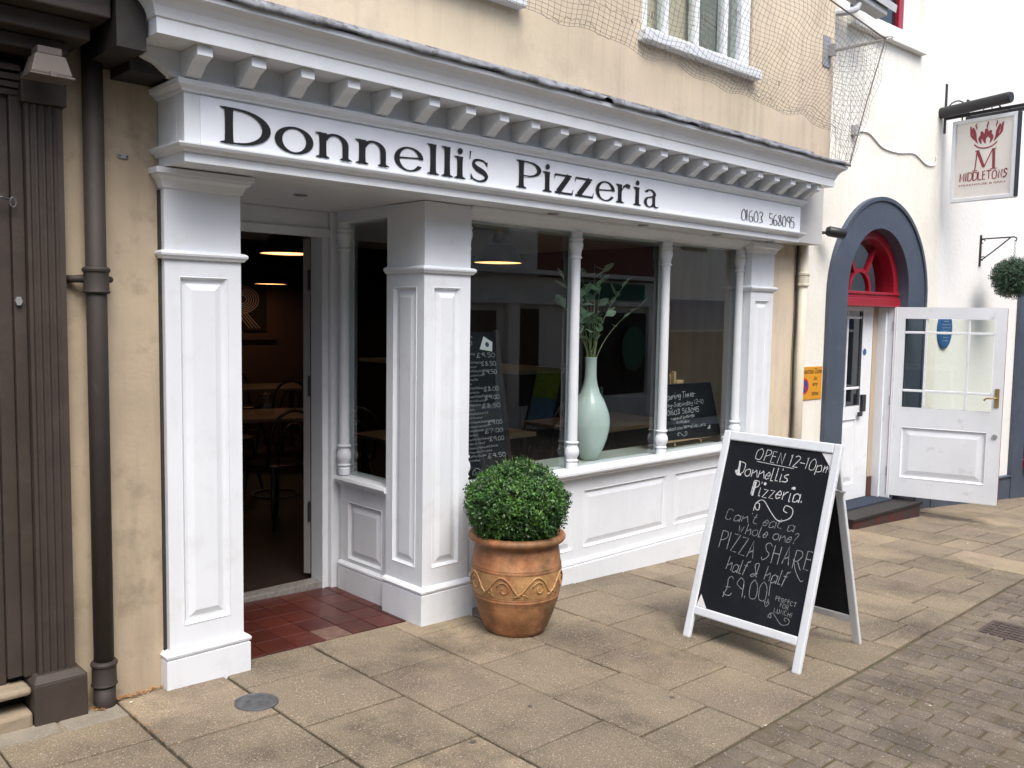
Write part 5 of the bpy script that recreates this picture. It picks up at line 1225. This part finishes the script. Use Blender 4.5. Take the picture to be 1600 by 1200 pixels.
for i, (x, y, rz, lb) in enumerate([(3.62, 6.75, -.35, 'wooden cafe table in the dark just inside the doorway'), (4.85, 9.25, -.2, 'rear wooden cafe table near the pinkish back wall'), (4.05, 4.95, 0, 'wooden table inside the left pane of the shop window, behind the menu board'), (5.55, 4.75, 0, 'wooden table behind the pale vase in the shop window')]):
    place(tb1 if i == 0 else copy_tree(tb1), (x, y, 0), rz, lb)
# glass jug and bottle on the tables
bt = MB().lathe([(.034, 0), (.036, .01), (.036, .17), (.030, .20), (.014, .235), (.013, .275), (.016, .277), (.016, .29), (.010, .292)], (5.36, 4.62, .746), 20); obj('glass_bottle', bt, BOTT, None, smooth=True, label='green glass bottle standing on the table behind the vase', cat='bottle')
bt = MB().lathe([(.030, 0), (.034, .005), (.038, .10), (.032, .14), (.018, .19), (.022, .235)], (5.16, 4.60, .746), 20); obj('glass_carafe', bt, GLASS, None, smooth=True, label='clear glass carafe on the table left of the green bottle', cat='carafe')
jg = MB().lathe([(.05, 0), (.07, .01), (.085, .06), (.075, .12), (.05, .16), (.055, .19)], (3.52, 6.62, .746), 20); obj('glass_jug', jg, GLASS, None, smooth=True, label='round glass jug on the front table inside the doorway', cat='jug')
mb = MB(); mb.box(5.42, 5.50, 4.72, 4.722, .86, 1.02); cd = obj('small_poster', mb, PAPER, None, label='small white card with a dark figure standing behind the green bottle', cat='card')
mb.__init__(); mb.M = FM(4.719); ribbon(mb, crom([(5.45, .93), (5.47, .97), (5.46, 1.0), (5.48, 1.01)], 3), [.012]*10, 0); ribbon(mb, [(5.435, .895), (5.48, .895)], [.02, .01], .0005); obj('card_print', mb, INK, cd)
mb = MB(); mb.box(5.38, 5.54, 4.70, 4.74, .746, .858); obj('card_holder', mb, WOODT, None, label='little wooden block that holds up the white card', cat='holder')
# counter deep in the shop
mb = MB(); mb.box(6.4, 7.15, 6.6, 9.5, 0, .98); cn = obj('counter', mb, INDARK, None, bev=.01, label='dark serving counter along the right hand wall deep in the shop', cat='counter')
mb = MB(); mb.box(6.36, 7.18, 6.58, 9.5, .981, 1.02); obj('counter_top', mb, INPALE, cn)
# framed print on the back wall
mb = MB(); mb.box(4.92, 5.87, 10.965, 10.998, 1.33, 1.98); fp2 = obj('framed_print', mb, INDARK, None, bev=.004, label='large dark print with pale curved stripes on the back wall', cat='picture')
mb = MB(); mb.M = FM(10.964)
STR = mat('pale_print_stripe', (.34, .30, .29), .7, 0)
for k in range(6):
    r = .08+k*.034; P = [(5.50+r*math.cos(a), 1.74+r*.72*math.sin(a)) for a in [PI/2-PI*i/16*1.02 for i in range(17)]]; P = [(5.30, 1.74+r*.7)]+P+[(5.34, 1.74-r*.85)]
    ribbon(mb, P, [.014]*len(P), .001)
for k in range(4): ribbon(mb, [(5.46+k*.04, 1.56), (5.62+k*.05, 1.36)], [.014, .014], .002)
obj('print_stripe', mb, STR, fp2)
mb = MB(); mb.box(4.8, 6.02, 10.97, 10.999, 1.17, 1.21); obj('wall_rail', mb, DARKW, None, label='dark rail on the back wall below the striped print', cat='rail')
# three small lights deep inside
for k, (x, y, z) in enumerate(((7.10, 5.20, 1.38), (7.12, 5.06, 1.38))):
    mb = MB().lathe([(.002, -.015), (.013, -.01), (.016, 0), (.013, .01), (.002, .015)], (x, y, z), 10); obj('pilot_light', mb, mat('tiny_bulb_%d' % k, (.9, .7, .4), .5, 0, emit=(1, .72, .35), estr=5), None, smooth=True, label=['left one of the two tiny yellow lights seen through the right window pane', 'right one of the two tiny yellow lights seen through the right window pane'][k], cat='light')
# vase and branches
VC = (4.455, 3.93)
vz = .641
pr = [(.040, 0), (.052, .004), (.064, .03), (.084, .08), (.104, .14), (.117, .205), (.120, .25), (.117, .295), (.104, .345), (.083, .40), (.062, .45), (.046, .50), (.038, .55), (.0365, .62), (.0375, .678), (.040, .682), (.036, .684), (.031, .66)]
vs_ = obj('tall_vase', MB().lathe([(r*(1.13 if z < .45 else 1.05), z) for r, z in pr], (VC[0], VC[1], vz), 48, cap=False), VASE, None, smooth=True, label='tall pale celadon bottle vase standing in the shop window', cat='vase')
br = thing('leafy_branches', 'pale green leafy branches arching out of the tall celadon vase', 'branches', (VC[0], VC[1], vz+.66))
rb = random.Random(12)
lm = mesh_of('leaf', MB().add([(0, 0, 0), (.45, .30, .05), (.45, 0, -.03), (.45, -.30, .05), (.8, .2, .02), (.8, -.2, .02), (1, 0, 0)], [(0, 2, 1), (0, 3, 2), (1, 2, 4), (2, 3, 5), (2, 5, 6), (2, 6, 4)])); lm.materials.append(EUCA)
mb = MB()
ends = [(.62, -.02, .40), (-.42, .0, .42), (-.30, .05, .56), (.40, .05, .46), (.34, -.04, .52), (.18, .05, .62), (.02, .0, .66), (-.10, .03, .60), (-.20, -.02, .50), (.10, .08, .45), (-.04, -.05, .40), (.26, .10, .34), (-.16, .08, .36)]
for i, e in enumerate(ends):
    b = Vector((VC[0]+.02*math.cos(i), VC[1]+.02*math.sin(i), vz+.60)); e = Vector((VC[0]+e[0]*.80, VC[1]+max(-.12, e[1]), vz+.64+e[2]))
    c1 = Vector((b.x+(e.x-b.x)*.18, b.y, b.z+(e.z-b.z)*.62)); P = []
    for k in range(13):
        t = k/12; P.append(b*(1-t)**2+c1*2*t*(1-t)+e*t*t)
    mb.tube(P, [.0038-.0022*k/12 for k in range(13)], 5)
    for k in range(5 if i else 4):
        t = .45+.13*k if i else .60+.13*k; t = min(t, 1.); q = b*(1-t)**2+c1*2*t*(1-t)+e*t*t
        lf = bpy.data.objects.new('leaf', lm); C.objects.link(lf); lf.parent = br; lf.matrix_parent_inverse = Matrix.Translation(-br.location)
        s = rb.uniform(.07, .115); lf.location = q; lf.scale = (s, s, s); lf.rotation_euler = (rb.uniform(-1, 1), rb.uniform(-1.1, .4), rb.uniform(0, 2*PI))
obj('stem', mb, STEM, br, smooth=True)
# tall menu board leaning on the ledge
mn = thing('menu_board', 'tall narrow blackboard menu with chalk prices leaning inside the left window pane', 'menu board', (3.40, 3.90, .641))
MM = frame_mat(Vector((3.09, 3.86, .642)), Vector((.995, .0, 0)).normalized(), Vector((-.13, .04, 1)).normalized(), Vector((0, -1, 0)))
mb = MB(); mb.M = MM; mb.box(0, .57, 0, .86, -.012, 0); obj('board', mb, CHALK, mn)
mb = MB(); mb.M = MM; mb.box(.57, .60, 0, .87, -.014, .004); mb.box(-.03, 0, 0, .87, -.014, .004); obj('board_edge', mb, DARKW, mn)
mb = MB(); mb.M = MM; pri = ['9.50', '8.50', '9.50', '', '8.00', '9.00', '8.50', '', '9.00', '7.00', '9.00', '', '9.50']
hand(mb, 'SPECIALS', (.02, .775), (.40, .775), .06, .005, .0015)
for k in range(13):
    z = .725-k*.050; x1 = .40+.05*(k % 3)
    scribble(mb, (.03, z), (x1, z), .018, .0038); scribble(mb, (.03, z-.024), (x1-.05, z-.024), .015, .0032)
    if pri[k]: hand(mb, u'\u00a3'+pri[k], (x1+.01 if x1 < .42 else .44, z-.012), (.555, z-.012), .024, .0036, .0015, wob=.001)
flourish(mb, (.28, .035), (.47, .035), .05, .003)
obj('chalk_lettering', mb, CHALKF, mn)
mb = MB(); mb.M = MM; mb.add([(.44, .76, .003), (.535, .745, .003), (.545, .80, .003), (.48, .835, .003)], [(0, 1, 2, 3)]); obj('pinned_card', mb, PAPER, mn)
mb = MB(); mb.M = MM; disc(mb, .50, .787, .015, .0045, 14); obj('card_mark', mb, mat('ink_blue', (.03, .05, .12), .6, 0), mn)
# opening times board on a pine easel
ez = thing('display_easel', 'small pine easel standing on the window ledge behind the opening times board', 'easel', (5.45, 3.94, .641))
mb = MB(); [obj('leg', MB().tube(q_, .010, 4), PINE, ez) for q_ in ([(5.38, 3.905, .65), (5.36, 3.95, 1.18)], [(5.72, 3.905, .65), (5.42, 3.955, 1.13)], [(5.55, 4.08, .65), (5.42, 3.96, 1.13)])]
mb = MB(); mb.box(5.20, 5.82, 3.885, 3.925, .682, .704); obj('shelf', mb, PINE, ez, bev=.003)
mb = MB(); mb.box(5.375, 5.46, 3.90, 3.94, 1.112, 1.136); mb.box(5.355, 5.38, 3.91, 3.94, 1.112, 1.20); obj('top_peg', mb, PINE, ez, bev=.003)
tbd = thing('opening_times_board', 'small blackboard with chalked opening times standing on the pine easel', 'blackboard', (5.5, 3.90, .705))
E0 = Vector((5.10, 3.882, .706)); EV = Vector((-.02, .06, 1)).normalized(); EM = frame_mat(E0, Vector((1, 0, 0)), EV, Vector((0, -1, .06)).normalized())
mb = MB(); mb.M = EM; mb.add([(0, 0, 0), (.845, -.02, 0), (.725, .40, 0), (0.03, .405, 0), (0, 0, -.012), (.845, -.02, -.012), (.725, .40, -.012), (.03, .405, -.012)], [(0, 1, 2, 3), (7, 6, 5, 4), (0, 4, 5, 1), (1, 5, 6, 2), (2, 6, 7, 3), (3, 7, 4, 0)]); obj('board', mb, CHALK, tbd)
mb = MB(); mb.M = EM
hand(mb, 'Opening Times-', (.13, .295), (.52, .305), .045, .0036); hand(mb, 'Monday-Saturday 12~10', (.02, .235), (.62, .245), .032, .003); hand(mb, '01603 568095', (.155, .178), (.56, .186), .035, .004)
hand(mb, 'weekend bookings', (.20, .140), (.50, .150), .024, .003); hand(mb, 'available', (.27, .112), (.43, .116), .020, .003); hand(mb, 'www.facebook.com/donnellispizzeria', (.04, .066), (.64, .072), .028, .0026)
flourish(mb, (.28, .03), (.40, .03), .03, .003); mb.add([(.66, .045, .002), (.70, .045, .002), (.70, .08, .002)], [(0, 1, 2)]); obj('chalk_lettering', mb, CHALKW, tbd)

# ================================================================== ACROSS THE STREET (seen in the glass)
oy = -3.40
ob = thing('opposite_shop_building', 'pale shopfront across the street, seen only as a reflection in the window', 'building', (8, oy, 0))
mb = MB(); mb.box(-8, 14.2, oy-3, oy-.02, -.6, 2.25); mb.box(-8, 10.9, oy-3, oy-.02, 2.25, 5.2); obj('wall', mb, OPGREY, ob)
mb = MB(); mb.box(10.9, 14.2, oy-3, oy-.02, 2.25, 5.2); obj('brick_storey', mb, BRICK, ob)
mb = MB(); mb.box(-8.1, 14.3, oy-3.1, oy+.15, 5.2, 5.35); obj('roof', mb, SLATE, ob)
mb = MB(); mb.box(-8, 14.2, oy-.02, oy+.10, 1.78, 1.86); mb.box(-8, 14.2, oy-.02, oy+.16, 2.28, 2.36); mb.box(-8, 14.2, oy-.02, oy+.05, -.5, .04); obj('entablature', mb, OPGREY, ob)
for a, b in ((-4, -1.5), (-.9, 1.6), (2.2, 4.4), (5, 6.9), (7.4, 9.95), (12.1, 13.9)):
    mb = MB(); mb.box(a, b, oy-.018, oy+.0, .12, 1.66); obj('shop_window', mb, OPDK, ob)
for a in (-1.2, 1.9, 4.7, 7.15, 10.3, 11.75, 14.05):
    mb = MB(); mb.box(a-.13, a+.13, oy-.018, oy+.06, -.4, 1.78); obj('pilaster', mb, OPWHT, ob)
mb = MB(); mb.box(10.45, 10.95, oy-.017, oy+.0, -.3, 1.7); obj('shop_door', mb, OPDK, ob)
mb = MB(); mb.box(11.9, 13.8, oy+.0, oy+.03, 1.90, 2.2); obj('green_fascia', mb, OPGRN, ob)
mb = MB(); mb.M = frame_mat((13.4, oy+.12, .98), (1, 0, 0), ZV, (0, 1, 0)); disc(mb, 0, 0, .42, 0, 28, .34); disc(mb, 0, .0, .42, -.03, 28, .34); obj('oval_sign', mb, OPGRN, ob)
for a in (-3, -.5, 2, 4.5, 7, 9.3, 11.7, 13.2):
    mb = MB(); mb.box(a, a+.9, oy-.018, oy+.01, 2.95, 4.4); obj('upper_window', mb, OPDK, ob)
ow = thing('opposite_white_building', 'white rendered building farther along across the street, seen in the glass', 'building', (17, oy, 0))
mb = MB(); mb.box(14.25, 24, oy-3, oy+.05, -.9, 5.6); obj('wall', mb, OPWHT, ow)
mb = MB(); mb.box(14.6, 23.8, oy+.051, oy+.12, 1.35, 1.95); obj('blue_fascia', mb, OPBLU, ow)
mb = MB(); mb.box(14.6, 23.8, oy+.051, oy+.07, -.5, 1.3); obj('shop_window', mb, OPDK, ow)
for a in (14.9, 17.2, 19.6, 22): mb = MB(); mb.box(a, a+.9, oy+.051, oy+.07, 2.95, 4.1); obj('upper_window', mb, OPDK, ow)
# poster A-board over there
pb = thing('poster_sandwich_board', 'sandwich board with a lime and blue poster across the street, reflected in the glass', 'A-board', (10.3, -2.6, gz(10.3)))
gq = gz(10.3)
for s_, nm in ((1, 'front_panel'), (-1, 'rear_panel')):
    PM = frame_mat((10.30-.30*s_, -2.15, gq), (0.0, -1, 0), Vector((.27*s_, 0, 1)).normalized(), Vector((-1*s_, 0, .27)).normalized())
    mb = MB(); mb.M = PM; mb.box(0, .03, 0, 1.12, -.02, 0); mb.box(.62, .65, 0, 1.12, -.02, 0); mb.box(.03, .62, .15, 1.12, -.018, -.002); o = obj(nm, mb, BLACKM, pb)
    mb = MB(); mb.M = PM; mb.box(.05, .60, .62, 1.08, -.001, .002); obj('poster', mb, POSTG, o)
    mb = MB(); mb.M = PM; mb.box(.05, .60, .20, .615, -.001, .002); obj('poster', mb, POSTB, o)
# far end of the street behind the camera side
